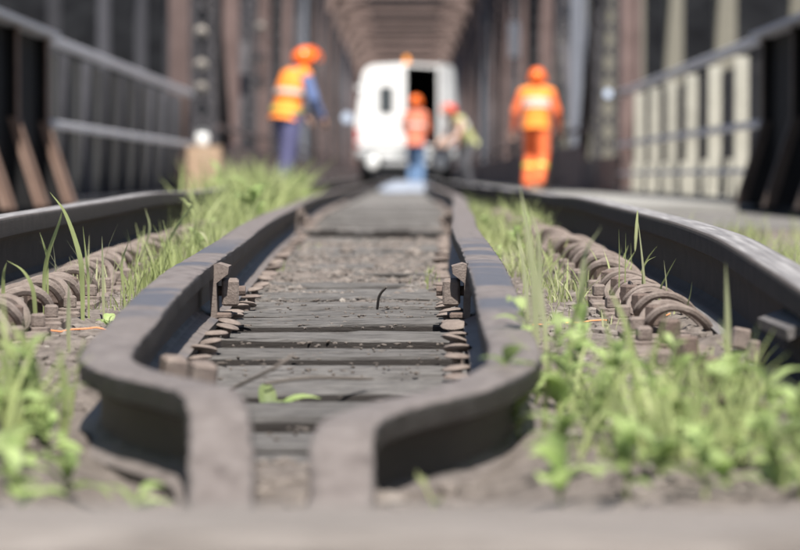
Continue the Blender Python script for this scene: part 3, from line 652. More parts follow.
W = [(.195, 4.7, .17, 12, 'tallest slim weed behind the guard rail knee'), (.26, 4.75, .15, 11, 'tall slim weed left of the orange cord end'), (.150, 4.22, .110, 11, 'leafy weed beside the knee of the bent guard rail'), (.205, 4.3, .125, 12, 'tall leafy weed just outside the bent guard rail'),
     (.235, 4.05, .085, 10, 'leafy weed low in front, outside the bent guard rail'), (.275, 4.35, .10, 11, 'leafy weed in the middle of the near clump'),
     (.315, 4.1, .075, 10, 'low spreading weed in the near clump'), (.37, 4.3, .105, 12, 'leafy weed below the spring clips'),
     (.43, 4.2, .085, 11, 'leafy weed near the edge, below the fishplate'), (.465, 4.45, .095, 11, 'leafy weed nearest the edge under the running rail'),
     (.26, 3.8, .05, 8, 'small round leaved weed in the front row'), (.33, 3.85, .055, 8, 'small weed at the front edge of the clump'),
     (-.475, 4.05, .13, 12, 'tall leafy weed in the near corner beside the guard rail knee'), (-.50, 3.85, .10, 12, 'leafy weed nearest the corner of the picture edge'),
     (-.44, 3.95, .08, 10, 'low leafy weed touching the guard rail knee'), (-.30, 3.55, .030, 4, 'two leaved seedling in front of the guard rail hollow'),
     (-.53, 4.3, .09, 10, 'leafy weed over the baseplate in the near corner'), (-.49, 6.35, .028, 6, 'tiny leafy weed beside the orange cord and guard rail'),
     (-.575, 6.2, .022, 6, 'tiny flat weed beside the spring clip'), (-.47, 6.9, .03, 7, 'tiny leafy weed tucked behind the guard rail'),
     (.33, 8.0, .05, 8, 'small weed among the grass behind the orange cord'), (.27, 9.0, .06, 8, 'small weed close behind the banded guard rail'),
     (.185, 3.75, .075, 8, 'broad leaved weed before the knee of the bent guard rail'), (.29, 3.62, .045, 7, 'pale broad leaved weed at the front of the clump'),
     (.40, 3.75, .06, 8, 'broad leaved weed at the front towards the edge'), (.36, 3.6, .04, 6, 'low pale weed right behind the front timber'), (.45, 3.95, .085, 9, 'leafy weed in front of the edge of the running rail'),
     (-.44, 3.6, .06, 7, 'pale broad leaved weed in the corner right behind the front timber'), (-.39, 3.65, .045, 6, 'low weed in front of the guard rail knee'),
     (.17, 3.5, .07, 9, 'leafy weed low at the front beside the dark hollow of the guard rail'), (.24, 3.45, .08, 10, 'bushy weed in the front row, second from the guard rail'), (.32, 3.4, .075, 10, 'bushy weed in the middle of the front row'),
     (.40, 3.45, .085, 10, 'bushy weed in the front row towards the edge'), (.44, 3.6, .10, 11, 'bushy weed at the end of the front row'), (.22, 4.6, .15, 12, 'tall slim leafy weed behind the near clump'), (.30, 4.55, .13, 11, 'slim leafy weed in front of the orange cord'),
     (-.47, 3.5, .10, 10, 'bushy weed lowest in the near corner'), (-.41, 3.4, .06, 8, 'low weed spreading before the front timber corner'), (-.52, 3.7, .13, 11, 'tall bushy weed at the picture edge in the near corner'),
     (-.21, 4.98, .010, 7, 'flat dark weed between the twigs on the sleepers'), (-.66, 8.8, .07, 8, 'leafy weed at the foot of the dark running rail')]
for k, (x, d) in enumerate(((-.66, 14.2), (-.80, 15.6), (-.62, 16.4), (-.95, 17.0), (-.72, 18.0), (-.58, 12.4), (-.88, 19.2), (-.66, 20.5))):
    weed(x, d, .20+.02*(k % 4), 18, ['broad leaved bush at the near end of the grass mound', 'bushy weed on the crest of the grass mound', 'bushy weed of the mound closest to the guard rail', 'bushy weed of the mound closest to the wooden box',
         'bushy weed in the middle of the grass mound', 'leafy weed just before the grass mound', 'tall bushy weed below the looking down worker', 'bushy weed at the far end of the grass mound'][k], 300+k, 1.7)
for k, (x, d, lab) in enumerate(((-.60, 9.3, 'leafy weed among the tall blades behind the guard rail brace'), (-.52, 10.4, 'leafy weed against the guard rail in the grass strip'), (-.68, 10.9, 'leafy weed against the running rail in the grass strip'),
                                (.36, 10.2, 'leafy weed in the grass strip beside the banded guard rail'), (.45, 11.5, 'leafy weed in the grass strip near the worn rail'), (.33, 12.8, 'leafy weed far back beside the banded guard rail'))):
    weed(x, d, .09, 12, lab, 400+k, 1.0)
for k, (x, d, h, n, lab) in enumerate(W): weed(x, d, h, n, lab, 100+k, 1.0 if d < 5 else .7)

# ------------------------------------------------------------------ half-through girders with knee brackets, and railings
BX = 2.83; DZ = .04                                       # inner face of the girders; walkway top
def girder(sx, lab):
    t_ = thing('parapet_girder', lab, 'girder', (0, 0, 0))
    mb = MB(); mb.box((sx*(BX+.06), 18.4, .55), (.03, 13.6, 1.6)); mb.build('web_plate', 'girder', t_)
    mb = MB(); mb.box((sx*(BX+.03), 18.4, 1.365), (.30, 13.6, .04)); mb.build('top_flange', 'railgrey', t_)
    for k in range(7):
        d = 25.05-1.95*k
        mb = MB(); poly = [(sx*(BX+.045), .69), (sx*(BX-.03), .69), (sx*(BX-.03), 1.34), (sx*(BX+.045), 1.34)]
        mb.prism(poly, d-.012, d+.012, 'y'); b = mb.build('stiffener', 'girder', t_)
        mb = MB(); poly = [(sx*(BX+.045), DZ), (sx*(BX-.24), DZ), (sx*(BX-.03), .688), (sx*(BX+.045), .688)]
        mb.prism(poly, d-.012, d+.012, 'y'); b = mb.build('knee_bracket', 'girder', t_)
        mb = MB(); mb.prism([(sx*(BX-.236), DZ+.004), (sx*(BX-.165), DZ+.004), (sx*(BX+.03), .684), (sx*(BX-.032), .684)], d-.03, d-.014, 'y'); mb.build('edge_strip', 'brown' if sx < 0 else 'brown_shaded', b)
        mb = MB(); mb.bar((sx*(BX-.247), d, DZ), (sx*(BX-.037), d, .69), .12, .014, (sx, 0, 0)); mb.bar((sx*(BX-.037), d, .69), (sx*(BX-.037), d, 1.34), .12, .014, (sx, 0, 0)); mb.build('edge_angle', 'brown' if sx < 0 else 'brown_shaded', b)
girder(-1, 'dark plate girder with sloping brown knee brackets beside the left running rail')
girder(1, 'dark plate girder with sloping knee brackets in front of the cream posts')
def railing(sx, lab, dark):
    t_ = thing('railing', lab, 'railing'); d0, d1 = 25.2, 42.0; n = 9 if dark else 7; st = (d1-d0)/n; mid = (d0+d1)/2; ln = d1-d0
    for z, h in ((1.34, .075), (.675, .06), (.30, .045)):
        if dark and z < .5: continue
        mb = MB(); mb.box((sx*(BX-.03), mid, z), (.06, ln, h), None, .01); mb.build('rail_bar', 'railgrey', t_)
    for k in range(n+1):
        d = d0+st*k
        mb = MB(); mb.box((sx*(BX+.07), d, .665), (.13 if dark else .12, .02, 1.26)); mb.box((sx*(BX+.07), d+.05, .665), (.02, .08, 1.26)); mb.build('post', 'grey_post' if dark else 'cream', t_)
        if k < n:
            mb = MB()
            if dark:
                for q in range(5): mb.box((sx*(BX+.10+.012*(q % 2)), d+st*(q+.5)/5, .67), (.02, st/5-.02, 1.24))
                mb.build('infill_panel', 'board', t_)
            else:
                mb.box((sx*(BX+.20), d+st*.5, .66), (.015, st-.06, 1.2)); mb.build('infill_panel', 'truss_dark', t_)
                mb = MB(); mb.box((sx*(BX+.10), d+st*.52, .22), (.07, .02, .40)); mb.build('short_post', 'cream', t_)
    mb = MB(); mb.box((sx*(BX+.02), mid, .045), (.24, ln, .07)); mb.build('kerb_beam', 'grey_post' if dark else 'walk', t_)
railing(-1, 'dark grey boarded railing with two handrails, behind the left running rail', True)
railing(1, 'railing of cream upright posts and grey handrails behind the worn running rail', False)

# columns of the bridge next door on each side, seen over the railings
for sx, mt, lab in ((-1, 'grey_post', 'row of dull grey steel columns rising behind the dark railing'), (1, 'olive', 'row of olive cream steel columns rising behind the cream posts')):
    t_ = thing('neighbouring_bridge', lab, 'bridge'); mb = MB(); mb.box((sx*7.6, 120, -.6), (2.6, 190, .8)); mb.build('deck_girder', 'girder', t_)
    d = 40
    while d < 190:
        wd = .26 if sx < 0 else .44
        mb = MB(); mb.box((sx*6.5, d, 4.3), (wd, .06, 9)); mb.box((sx*6.5-wd*.5*sx, d, 4.3), (.03, .3, 9)); mb.build('column', mt, t_)
        if d > 90: mb = MB(); mb.bar((sx*6.6, d+.3, 0), (sx*6.6, d+9.4 if sx < 0 else d+12.2, 8.6), .12, .12); mb.build('diagonal', 'girder', t_)
        d += 9.7 if sx < 0 else 12.5
    mb = MB(); mb.box((sx*6.5, 120, 8.9), (.5, 190, .45)); mb.build('top_chord', mt, t_)

# ------------------------------------------------------------------ truss bridge
def truss():
    t_ = thing('truss_bridge', 'reddish brown steel truss bridge with arched cross frames around the van', 'bridge')
    N = 15; P0, ST = 42.0, 12.5; H = 7.3
    def column(sx, d, wd, dp, mt):
        mb = MB(); x = sx*(BX+.12)
        mb.box((x, d, H/2+.3), (wd*.62, dp*.25, H+1.0))
        for q in (-1, 1):
            mb.box((x+q*wd*.4, d, H/2+.3), (wd*.2, dp, H+1.0))
        mb.build('column', mt, t_)
    def lattice(sx, d, wd):
        mb = MB(); x = sx*(BX+.12)
        for q in (-1, 1): mb.box((x+q*wd*.42, d, H/2+.3), (wd*.16, .22, H+1))
        z = -.1; k = 0
        while z < H+.5:
            mb.bar((x-wd*.4, d-.1, z), (x+wd*.4, d-.1, z+wd*.8), .05, .02, (0, 1, 0)); mb.bar((x+wd*.4, d-.12, z), (x-wd*.4, d-.12, z+wd*.8), .05, .02, (0, 1, 0)); z += wd*.8; k += 1
        mb.build('lattice_column', 'truss_dark', t_)
    for i in range(N):
        d = P0+ST*i
        for sx in (-1, 1):
            column(sx, d, .27, .30, 'truss' if (i*2+(sx > 0)) % 5 != 3 else 'truss_blue')
            if i < 8: lattice(sx, d+4.6, .42)
            mb = MB(); a, b = ((0, 1) if i % 2 else (1, 0)); mb.bar((sx*(BX+.12), d+.3, .1+a*H), (sx*(BX+.12), d+ST-.3, .1+b*H), .14, .18, (1, 0, 0)); mb.build('diagonal', 'truss_dark', t_)
        if i == 0: continue                               # open end panel
        # cross frame: beam with a lower flange and two curved knees
        mb = MB(); mb.box((0, d, H+.42), (2*BX, .05, .34)); mb.box((0, d, H+.24), (2*BX, .26, .05)); mb.box((0, d, H+.60), (2*BX, .26, .05)); b = mb.build('cross_beam', 'truss_light', t_)
        for sx in (-1, 1):
            mb = MB(); r = 1.25; cx, cz = sx*(BX-.04-r), H+.22-r; poly = [(sx*(BX-.03), H+.22)]; arc = [(cx+sx*r*math.cos(a), cz+r*math.sin(a)) for a in np.linspace(0, math.pi/2, 9)]
            
            mb.prism(poly+arc, d+.14, d+.18, 'y'); mb.build('dark_corner_hole', 'girder', b); mb = MB()  # dark plate added to paint the darkness of the open corner
            for p, q in zip(arc[:-1], arc[1:]): mb.bar((p[0], d, p[1]), (q[0], d, q[1]),  .26, .34, (0, 0, 1) if abs(q[0]-p[0]) > abs(q[1]-p[1]) else (1, 0, 0))
            mb.build('knee', 'truss_light', b)
    for i in range(12, N-1):                                # top lateral bracing
        d = P0+ST*i; mb = MB(); mb.bar((-BX, d, H+1.2), (BX, d+ST, H+1.2), .2, .16); mb.build('lateral_brace', 'truss_light', t_); mb = MB(); mb.bar((BX, d, H+1.38), (-BX, d+ST, H+1.38), .2, .16); mb.build('lateral_brace', 'truss_light', t_)
    for sx in (-1, 1):
        mb = MB(); mb.box((sx*(BX+.12), P0+ST*(N-1)/2, H+1.1), (.5, ST*(N-1)+1, .5)); mb.build('top_chord', 'truss', t_)
        mb = MB(); mb.box((sx*(BX+.14), P0+ST*(N-1)/2, .25), (.40, ST*(N-1)+1, .55)); mb.build('bottom_chord', 'truss', t_)
        mb = MB(); mb.box((sx*(BX-.06), P0+ST*(N-1)/2+3, 1.0), (.05, ST*(N-1)-5, .07)); mb.build('handrail', 'truss', t_)
        mb = MB(); mb.box((sx*(BX-.05), P0+ST*(N-1)/2+4, .42), (.03, ST*(N-1)-8, .70)); mb.build('toe_panel', 'truss', t_)
truss()

# things fixed to the truss
def light_spots(x, d, zs, lab):  # pale discs added to stand for bright spots of light at the columns
    t_ = thing('light_spot_row', lab, 'light_spot', (x, d, zs[0]))
    mb = MB(); mb.box((0, .12, (zs[-1]-zs[0])/2), (.04, .04, zs[-1]-zs[0]+.3)); mb.build('bracket', 'truss_dark', t_)
    for z in zs:
        mb = MB(); mb.lathe([(.03, -.06), (.075, -.03), (.085, 0), (.05, .05), (.03, .08)], 12, (0, 0, z-zs[0]), (1.2, 0, 0)); mb.build('light_spot', 'pale_stone', t_, True)
light_spots(-2.66, 42.5-.7, (1.42, 1.72, 2.15), 'pale discs added for bright spots on the dark lattice column above the wooden box')
light_spots(-2.60, 57.6, (1.95, 2.4, 2.95), 'pale discs added for bright spots on the column left of the orange vested worker')
def plate_sign(x, d, z, wd, h, mt, lab, name='sign'):
    t_ = thing(name, lab, 'sign', (x, d, z)); mb = MB(); mb.box((0, 0, 0), (wd, .02, h), None, .008); mb.build('plate', mt, t_); mb = MB(); mb.box((0, .05, 0), (.05, .09, h*.7)); mb.build('bracket', 'truss_dark', t_)
plate_sign(2.52, 74, CAMZ+(177-40)/43.2, .24, .80, 'whitemat', 'tall pale blank plate on the truss column above the orange clad worker')
def disc(x, d, z, r, mt, lab):
    t_ = thing('pale_disc', lab, 'pale_disc', (x, d, z)); mb = MB(); mb.lathe([(r*.9, 0), (r, .015), (r*.9, .03)], 20, (0, 0, 0), (R(90), 0, 0)); mb.build('disc', mt, t_); mb = MB(); mb.box((-.12 if x < 0 else .12, .04, 0), (.3, .03, .05)); mb.build('arm', 'truss_dark', t_)
disc(-1.85+.75, 60.8, CAMZ+(177-118)/52.6, .10, 'bluewhite', 'round pale blue disc beside the van')
disc(2.52, 39.8, CAMZ+(177-94)/80.4, .055, 'bluewhite', 'small round white disc added for a blurred highlight on the column by the cream posts')  # disc added in place of a blurred highlight

def crate(x, d, wd, h, lab):
    t_ = thing('wooden_box', lab, 'box', (x, d, DZ)); nb = 4
    for k in range(nb):
        mb = MB(); mb.box((0, -wd/2, h*(k+.5)/nb), (wd, .02, h/nb-.012), None, .003); mb.build('slat', 'crate', t_)
        for s in (-1, 1):
            mb = MB(); mb.box((s*wd/2, 0, h*(k+.5)/nb), (.02, wd-.03, h/nb-.012), None, .003); mb.build('slat', 'crate', t_)
    for s in (-1, 1):
        mb = MB(); mb.box((s*(wd/2-.05), -wd/2-.02, h/2), (.06, .018, h)); mb.build('batten', 'crate', t_)
    mb = MB(); mb.box((0, 0, h+.01), (wd+.03, wd+.03, .02)); mb.build('lid', 'crate', t_)
    mb = MB(); mb.box((0, 0, .012), (wd-.03, wd-.03, .02)); mb.build('bottom', 'crate', t_)
crate(-2.50, 40.0, .41, .58, 'wooden box standing at the end of the dark railing')
mb = MB(); mb.lathe([(.075, 0), (.085, .02), (.09, .11), (.085, .14), (.05, .16), (.02, .165)], 14); o = mb.build('white_canister', 'whitemat', None, True); o.location = (-2.53, 39.95, DZ+.602)
tag(o, 'round white canister standing on the wooden box', 'canister'); mb = MB(); mb.tube(catmull([(-.07, 0, .13), (-.05, 0, .2), (.05, 0, .2), (.07, 0, .13)], 4), .006, 6); mb.build('handle', 'grey', o)
crate(1.98, 47.5, .28, .24, 'small wooden box behind the boots of the orange clad worker')
def sheet():
    V = []; F = []; n = 26
    for j in range(n+1):
        for i in range(n+1):
            x = (i/n-.5)*1.0; y = (j/n-.5)*3.0; e = max(abs(i/n-.5), abs(j/n-.5))*2
            V.append((x*(1+.1*fbm(0, y*2, 3)), y, .02+.15*(1-e**3)+.06*abs(fbm(x*5, y*3, 1.7))))
    for j in range(n):
        for i in range(n): F.append((j*(n+1)+i, j*(n+1)+i+1, (j+1)*(n+1)+i+1, (j+1)*(n+1)+i))
    o = link('plastic_sheet', raw_mesh('plastic_sheet', V, F, 'tarp', True)); o.location = (.05, 55, -.02); tag(o, 'crumpled pale blue sheet lying between the rails before the van', 'sheet')
sheet()

# ------------------------------------------------------------------ van
def van():
    t_ = thing('white_van', 'white van seen from behind on the track with one rear door open', 'van', (0.03, 62.6, 0))
    W2, ZB, ZT = 1.0, .84, 2.44; L = 5.0
    def outline(k=1.0, inset=0.0):
        p = []
        w0, w1 = W2-inset, W2-.13-inset
        p += [(-w0+.05, ZB+inset), (-w0, ZB+.08), (-w0, 1.25)]
        for a in np.linspace(0, math.pi/2, 6): p.append((-(w1-.26+.26*math.cos(a)), ZT-inset-.26+.26*math.sin(a)))
        p += [(0, ZT+.035-inset)]
        return p + [(-x, z) for x, z in reversed(p[:-1])]
    po, pi_ = outline(), outline(1, .05); k = len(po)
    V = [(x, 0, z) for x, z in po] + [(x*.985, L, z) for x, z in po] + [(x, 0, z) for x, z in pi_] + [(x, L-.3, z) for x, z in pi_]
    F = []
    for i in range(k):
        j = (i+1) % k; F += [(i, j, k+j, k+i), (2*k+i, 3*k+i, 3*k+j, 2*k+j), (i, 2*k+i, 2*k+j, j)]
    F += [tuple(range(k, 2*k)), tuple(range(3*k, 4*k))]
    mb = MB(); mb.v = V; mb.f = F; mb.build('body', 'white', t_, True)
    V2 = [(x*.97, y, z-.002) for x, z in outline(1, .06) for y in (.12, L-.5)]
    m2 = MB(); 
    for i in range(k): j = (i+1) % k; m2.f.append((2*i, 2*j, 2*j+1, 2*i+1))
    m2.f.append(tuple(2*i+1 for i in range(k))); m2.v = V2; m2.build('interior_lining', 'inside', t_)
    # left door closed, with its window
    dz0, dz1 = ZB+.02, ZT-.02
    def door_poly(sg):
        p = [(-.012, dz0), (-.94, dz0), (-.955, 1.25)] + [(-(.80-.22+.22*math.cos(a)), dz1-.22+.22*math.sin(a)) for a in np.linspace(0, math.pi/2, 6)] + [(-.012, dz1+.02)]
        return [(sg*x*-1, z) for x, z in p]
    mb = MB(); mb.prism(door_poly(-1), -.05, -.004, 'y'); dl = mb.build('rear_door', 'white', t_)
    mb = MB(); mb.box((-.40, -.052, 1.76), (.22, .012, .46), None, .006); wd = mb.build('window_pane', 'glass', dl)
    mb = MB(); 
    for a, b, c, e in ((-.40, 2.005, .28, .03), (-.40, 1.515, .28, .03), (-.525, 1.76, .03, .52), (-.275, 1.76, .03, .52)): mb.box((a, -.054, b), (c, .016, e))
    mb.build('window_seal', 'dark_grey', dl)
    mb = MB(); mb.box((-.09, -.06, 1.28), (.05, .03, .14), None, .006); mb.build('door_handle', 'dark_grey', dl)
    for z in (.95, 2.0):
        mb = MB(); mb.box((-.93, -.06, z), (.10, .03, .07), None, .006); mb.build('hinge', 'whitemat', dl)
    # right door swung open about its outer edge
    e = bpy.data.objects.new('rear_door', None)
    mb = MB(); mb.prism([(x-.95, z) for x, z in door_poly(1)], -.046, 0, 'y'); dr = mb.build('rear_door', 'white', t_); dr.location = (.95, -.01, 0); dr.rotation_euler = (0, 0, R(68))
    mb = MB(); mb.box((-.53, .012, 1.35), (.55, .02, 1.0)); mb.build('inner_panel', 'grey', dr)
    mb = MB(); mb.box((-.50, -.052, 1.78), (.20, .012, .44), None, .006); mb.build('window_pane', 'whitemat', dr)
    # bumper, step, lamps, beacon, wheels, plate
    mb = MB(); mb.box((0, -.10, .70), (1.96, .22, .17), None, .04); bp = mb.build('bumper', 'grey', t_)
    mb = MB(); mb.box((.0, -.30, .52), (.95, .26, .10), None, .02); mb.build('step', 'grey', bp)
    for sx in (-1, 1):
        mb = MB(); mb.box((sx*.955, -.03, 1.02), (.085, .06, .36), None, .015); mb.build('tail_lamp', 'red_lamp', t_)
        mb = MB(); mb.lathe([(.11, 0), (.125, .03), (.10, .06), (.03, .07)], 18, (sx*.66, -.20, .53), (R(90), 0, 0)); mb.build('round_lamp', 'whitemat', t_, True)
        for y in (.95, 4.05):
            mb = MB(); mb.lathe([(.20, -.1), (.31, -.1), (.335, -.06), (.335, .06), (.31, .1), (.20, .1)], 24, (sx*.82, y, .335), (0, R(90), 0)); wh = mb.build('wheel', 'black', t_, True)
            mb = MB(); mb.lathe([(.06, -.09), (.20, -.075), (.20, .075), (.06, .09)], 16, (sx*.82, y, .335), (0, R(90), 0)); mb.build('wheel_rim', 'grey', wh, True)
    mb = MB(); mb.box((0, L/2, .60), (1.7, L-.5, .40)); mb.build('chassis', 'dark_grey', t_)
    mb = MB(); mb.lathe([(.07, 0), (.07, .03), (.06, .035), (.055, .12), (.03, .15), (.01, .155)], 14, (.0, .25, ZT+.03)); mb.build('beacon', 'amber', t_, True)
    mb = MB(); mb.box((-.42, -.22, .70), (.44, .012, .10)); mb.build('number_plate', 'whitemat', bp)
van()

# ------------------------------------------------------------------ people
def capsule(mb, p0, p1, r0, r1, n=10, sx=1.0):
    p0 = Vector(p0); p1 = Vector(p1); t = (p1-p0); L = t.length; t = t/L if L > 1e-6 else Vector((0, 0, 1))
    pts, rs = [], []
    for a in (-80, -50, -20): pts.append(p0+t*r0*math.sin(R(a))); rs.append(r0*math.cos(R(a)))
    pts.append(p0); rs.append(r0); pts.append(p1); rs.append(r1)
    for a in (20, 50, 80): pts.append(p1+t*r1*math.sin(R(a))); rs.append(r1*math.cos(R(a)))
    mb.tube(pts, rs, n)
def ell_rings(mb, rings, n=16):
    """Loft of ellipses: each (centre, rx, ry)."""
    vs = []; fs = []
    for c, rx, ry in rings:
        for j in range(n):
            a = 2*math.pi*j/n; vs.append((c[0]+rx*math.cos(a), c[1]+ry*math.sin(a), c[2]))
    for i in range(len(rings)-1):
        for j in range(n): fs.append((i*n+j, i*n+(j+1) % n, (i+1)*n+(j+1) % n, (i+1)*n+j))
    fs += [tuple(range(n-1, -1, -1)), tuple(range((len(rings)-1)*n, len(rings)*n))]
    mb.add(vs, fs)
def person(loc, rz, J, cols, helmet, vest, bands, label, lean=0.0, trouser_bands=None):
    """Figure facing -y in its own frame. J: joints; cols: (sleeve, trousers, boots)."""
    t_ = bpy.data.objects.new('person', None); COL.objects.link(t_); t_.location = loc; t_.rotation_euler = (0, 0, rz); tag(t_, label, 'person')
    J = {k: Vector(v) for k, v in J.items()}
    caps = []                                             # p0, p1, r0, r1, material index (0 skin 1 top 2 trousers 3 boots)
    hip, chest, neck, head = J['hip'], J['chest'], J['neck'], J['head']
    up = (neck-hip).normalized()
    caps.append((neck-up*.03, neck.lerp(head, .55), .058, .055, 0))
    hd = (head-neck).normalized(); fw = J['look'].normalized(); rt = fw.cross(hd).normalized(); fw = hd.cross(rt).normalized()*1
    if fw.dot(J['look']) < 0: fw = -fw
    caps.append((head+hd*.02-fw*.015, head+hd*.045+fw*.01, .088, .086, 0)); caps.append((head-hd*.06+fw*.035, head-hd*.075+fw*.05, .055, .047, 0))
    caps.append((head-hd*.005+fw*.088, head-hd*.03+fw*.112, .012, .016, 0))                                       # nose
    for s in (-1, 1): caps.append((head+rt*s*.085+hd*.015, head+rt*s*.09-hd*.02, .014, .012, 0))                   # ears
    for s in 'lr':
        sh, el, wr = J['sh_'+s], J['el_'+s], J['wr_'+s]; hp, kn, an = J['hp_'+s], J['kn_'+s], J['an_'+s]
        caps += [(sh, el, .070, .058, 1), (el, wr, .054, .042, 1)]
        hdv = (wr-el).normalized(); side = hdv.cross(Vector((0, 1, 0)) if abs(hdv.y) < .8 else Vector((1, 0, 0))).normalized(); pn = side.cross(hdv)
        palm = wr+hdv*.055; caps.append((wr, palm, .030, .034, 0)); caps.append((palm+side*.018, palm+hdv*.03+side*.022, .021, .018, 0)); caps.append((palm-side*.018, palm+hdv*.03-side*.022, .021, .018, 0))
        for q, ln in ((-.03, .055), (-.010, .068), (.011, .063), (.03, .047)):
            b = palm+hdv*.035+side*q; m_ = b+hdv*ln*.55+pn*.006; caps += [(b, m_, .0095, .009, 0), (m_, m_+hdv*ln*.40+pn*.018, .009, .0075, 0)]
        tb = palm-hdv*.015+side*.03; caps += [(tb, tb+side*.026+hdv*.028, .012, .010, 0), (tb+side*.026+hdv*.028, tb+side*.032+hdv*.056+pn*.008, .010, .008, 0)]
        caps += [(hp, kn, .108, .088, 2), (kn, an, .086, .078, 2)]
        ft = J.get('ft_'+s, an+Vector((0, -.17, -.05))); caps += [(an, an+Vector((0, .02, -.04)), .050, .048, 3), (an+Vector((0, .03, -.05)), ft, .046, .040, 3)]
    mb = MB()
    for c in caps: capsule(mb, *c[:4], n=10)
    # torso: stacked ellipses along the spine
    yaw = J['sh_l']-J['sh_r']; ang = math.atan2(yaw.y, yaw.x)
    tor = []
    for f, rx, ry in ((-.12, .12, .09), (-.02, .165, .115), (.12, .168, .120), (.35, .155, .110), (.62, .178, .122), (.84, .185, .118), (.97, .13, .085), (1.04, .07, .06)):
        p = hip.lerp(chest, f/.62) if f < .62 else chest.lerp(neck, (f-.62)/.38); tor.append((p, rx, ry))
    def torso_mesh(mbx, grow, sel):
        vs = []; fs = []; n = 18; ax = Vector((math.cos(ang), math.sin(ang), 0))
        for i, (p, rx, ry) in enumerate(sel):
            a_ = sel[max(i-1, 0)][0]; b_ = sel[min(i+1, len(sel)-1)][0]; tt = (b_-a_).normalized(); ux = (ax-tt*ax.dot(tt)).normalized(); uy = tt.cross(ux)
            for j in range(n):
                a = 2*math.pi*j/n; vs.append(p+ux*((rx+grow)*math.cos(a))+uy*((ry+grow)*math.sin(a)))
        for i in range(len(sel)-1):
            for j in range(n): fs.append((i*n+j, i*n+(j+1) % n, (i+1)*n+(j+1) % n, (i+1)*n+j))
        return vs, fs, n
    vs, fs, n = torso_mesh(mb, 0, tor); fs += [tuple(range(n-1, -1, -1)), tuple(range((len(tor)-1)*n, len(tor)*n))]; mb.add(vs, fs)
    me = mb.mesh('body', 'skin'); o = link('body', me, t_)
    md = o.modifiers.new('r', 'REMESH'); md.mode = 'VOXEL'; md.voxel_size = .0095; sm = o.modifiers.new('s', 'SMOOTH'); sm.factor = .5; sm.iterations = 3
    dg = bpy.context.evaluated_depsgraph_get(); me2 = bpy.data.meshes.new_from_object(o.evaluated_get(dg)); o.modifiers.clear(); o.data = me2
    me2.materials.clear()
    for mm in ('skin',)+tuple(cols): me2.materials.append(M[mm])
    P = np.empty(len(me2.polygons)*3); me2.polygons.foreach_get('center', P); P = P.reshape(-1, 3); best = np.full(len(P), 1e9); idx = np.zeros(len(P), dtype=np.int32)
    tors = [(tor[i][0], tor[i+1][0], (tor[i][1]+tor[i][2])/2, (tor[i+1][1]+tor[i+1][2])/2, 1 if i > 1 else 2) for i in range(len(tor)-1)]
    for (a, b, r0, r1, mi) in caps+tors:
        a = np.array(a); ab = np.array(b)-a; t = np.clip(((P-a)@ab)/max(ab@ab, 1e-9), 0, 1); dd = np.linalg.norm(P-(a+t[:, None]*ab), axis=1)-(r0+(r1-r0)*t)
        k = dd < best; best[k] = dd[k]; idx[k] = mi
    me2.polygons.foreach_set('material_index', idx); me2.shade_smooth()
    for s in (-1, 1):                                     # eyes
        mb = MB(); mb.lathe([(.002, -.008), (.008, -.004), (.009, 0), (.008, .004), (.002, .008)], 8, head+rt*s*.032+hd*.022+fw*.082); mb.build('eye', 'black', t_, True)
    mb = MB(); mb.tube([head-hd*.062+fw*.094-rt*.024, head-hd*.065+fw*.100, head-hd*.062+fw*.094+rt*.024], .005, 6); mb.build('mouth', 'helmet_red', t_)
    # hair fringe below the helmet
    m3 = Matrix((rt, -fw, hd)).transposed().to_euler()
    mb = MB(); mb.lathe([(.082, -.035), (.097, .0), (.099, .04)], 16, head-fw*.012, m3); mb.build('hair', 'hair', t_, True)
    mb = MB(); mb.lathe([(.118, .034), (.121, .05), (.119, .085), (.105, .125), (.075, .155), (.035, .168), (.01, .17)], 20, head, m3, (.93, 1.08, 1)); h_ = mb.build('helmet', helmet, t_, True)
    mb = MB(); mb.lathe([(.112, .028), (.136, .030), (.138, .038), (.112, .046)], 20, head+fw*.018, m3, (.95, 1.12, 1)); mb.build('brim', helmet, h_, True)
    mb = MB(); mb.tube([head+hd*.10+fw*.115, head+hd*.155+fw*.07, head+hd*.172, head+hd*.155-fw*.07, head+hd*.10-fw*.115], .012, 6); mb.build('ridge', helmet, h_, True)
    if vest:
        sel = [tor[1], tor[2], tor[3], tor[4], tor[5], tor[6]]
        low = hip-up*.06; sel = [(low, .185, .135)]+sel
        vs, fs, n = torso_mesh(None, .020, sel); mb = MB(); mb.add(vs, fs)
        for s in 'lr': capsule(mb, J['sh_'+s]-Vector((0, 0, -.004)), J['sh_'+s].lerp(neck, .55)+Vector((0, 0, .02)), .072, .06)
        v = mb.build('vest', vest, t_, True)
        def P_at(f): return hip.lerp(chest, f/.62) if f < .62 else chest.lerp(neck, (f-.62)/.38)
        for f, mt in bands:
            sel2 = [(P_at(f-.05), .178, .124), (P_at(f+.05), .180, .126)]; vs, fs, n = torso_mesh(None, .026, sel2); mb = MB(); mb.add(vs, fs); mb.build('reflective_band', mt, v, True)
    for s, f0 in (trouser_bands or []):
        kn, an = J['kn_'+s], J['an_'+s]; p = kn.lerp(an, f0); q = kn.lerp(an, f0+.13); mb = MB(); mb.tube([p, q], [.096, .092], 14, False); mb.build('reflective_band', 'yellow_band', t_, True)
    return t_
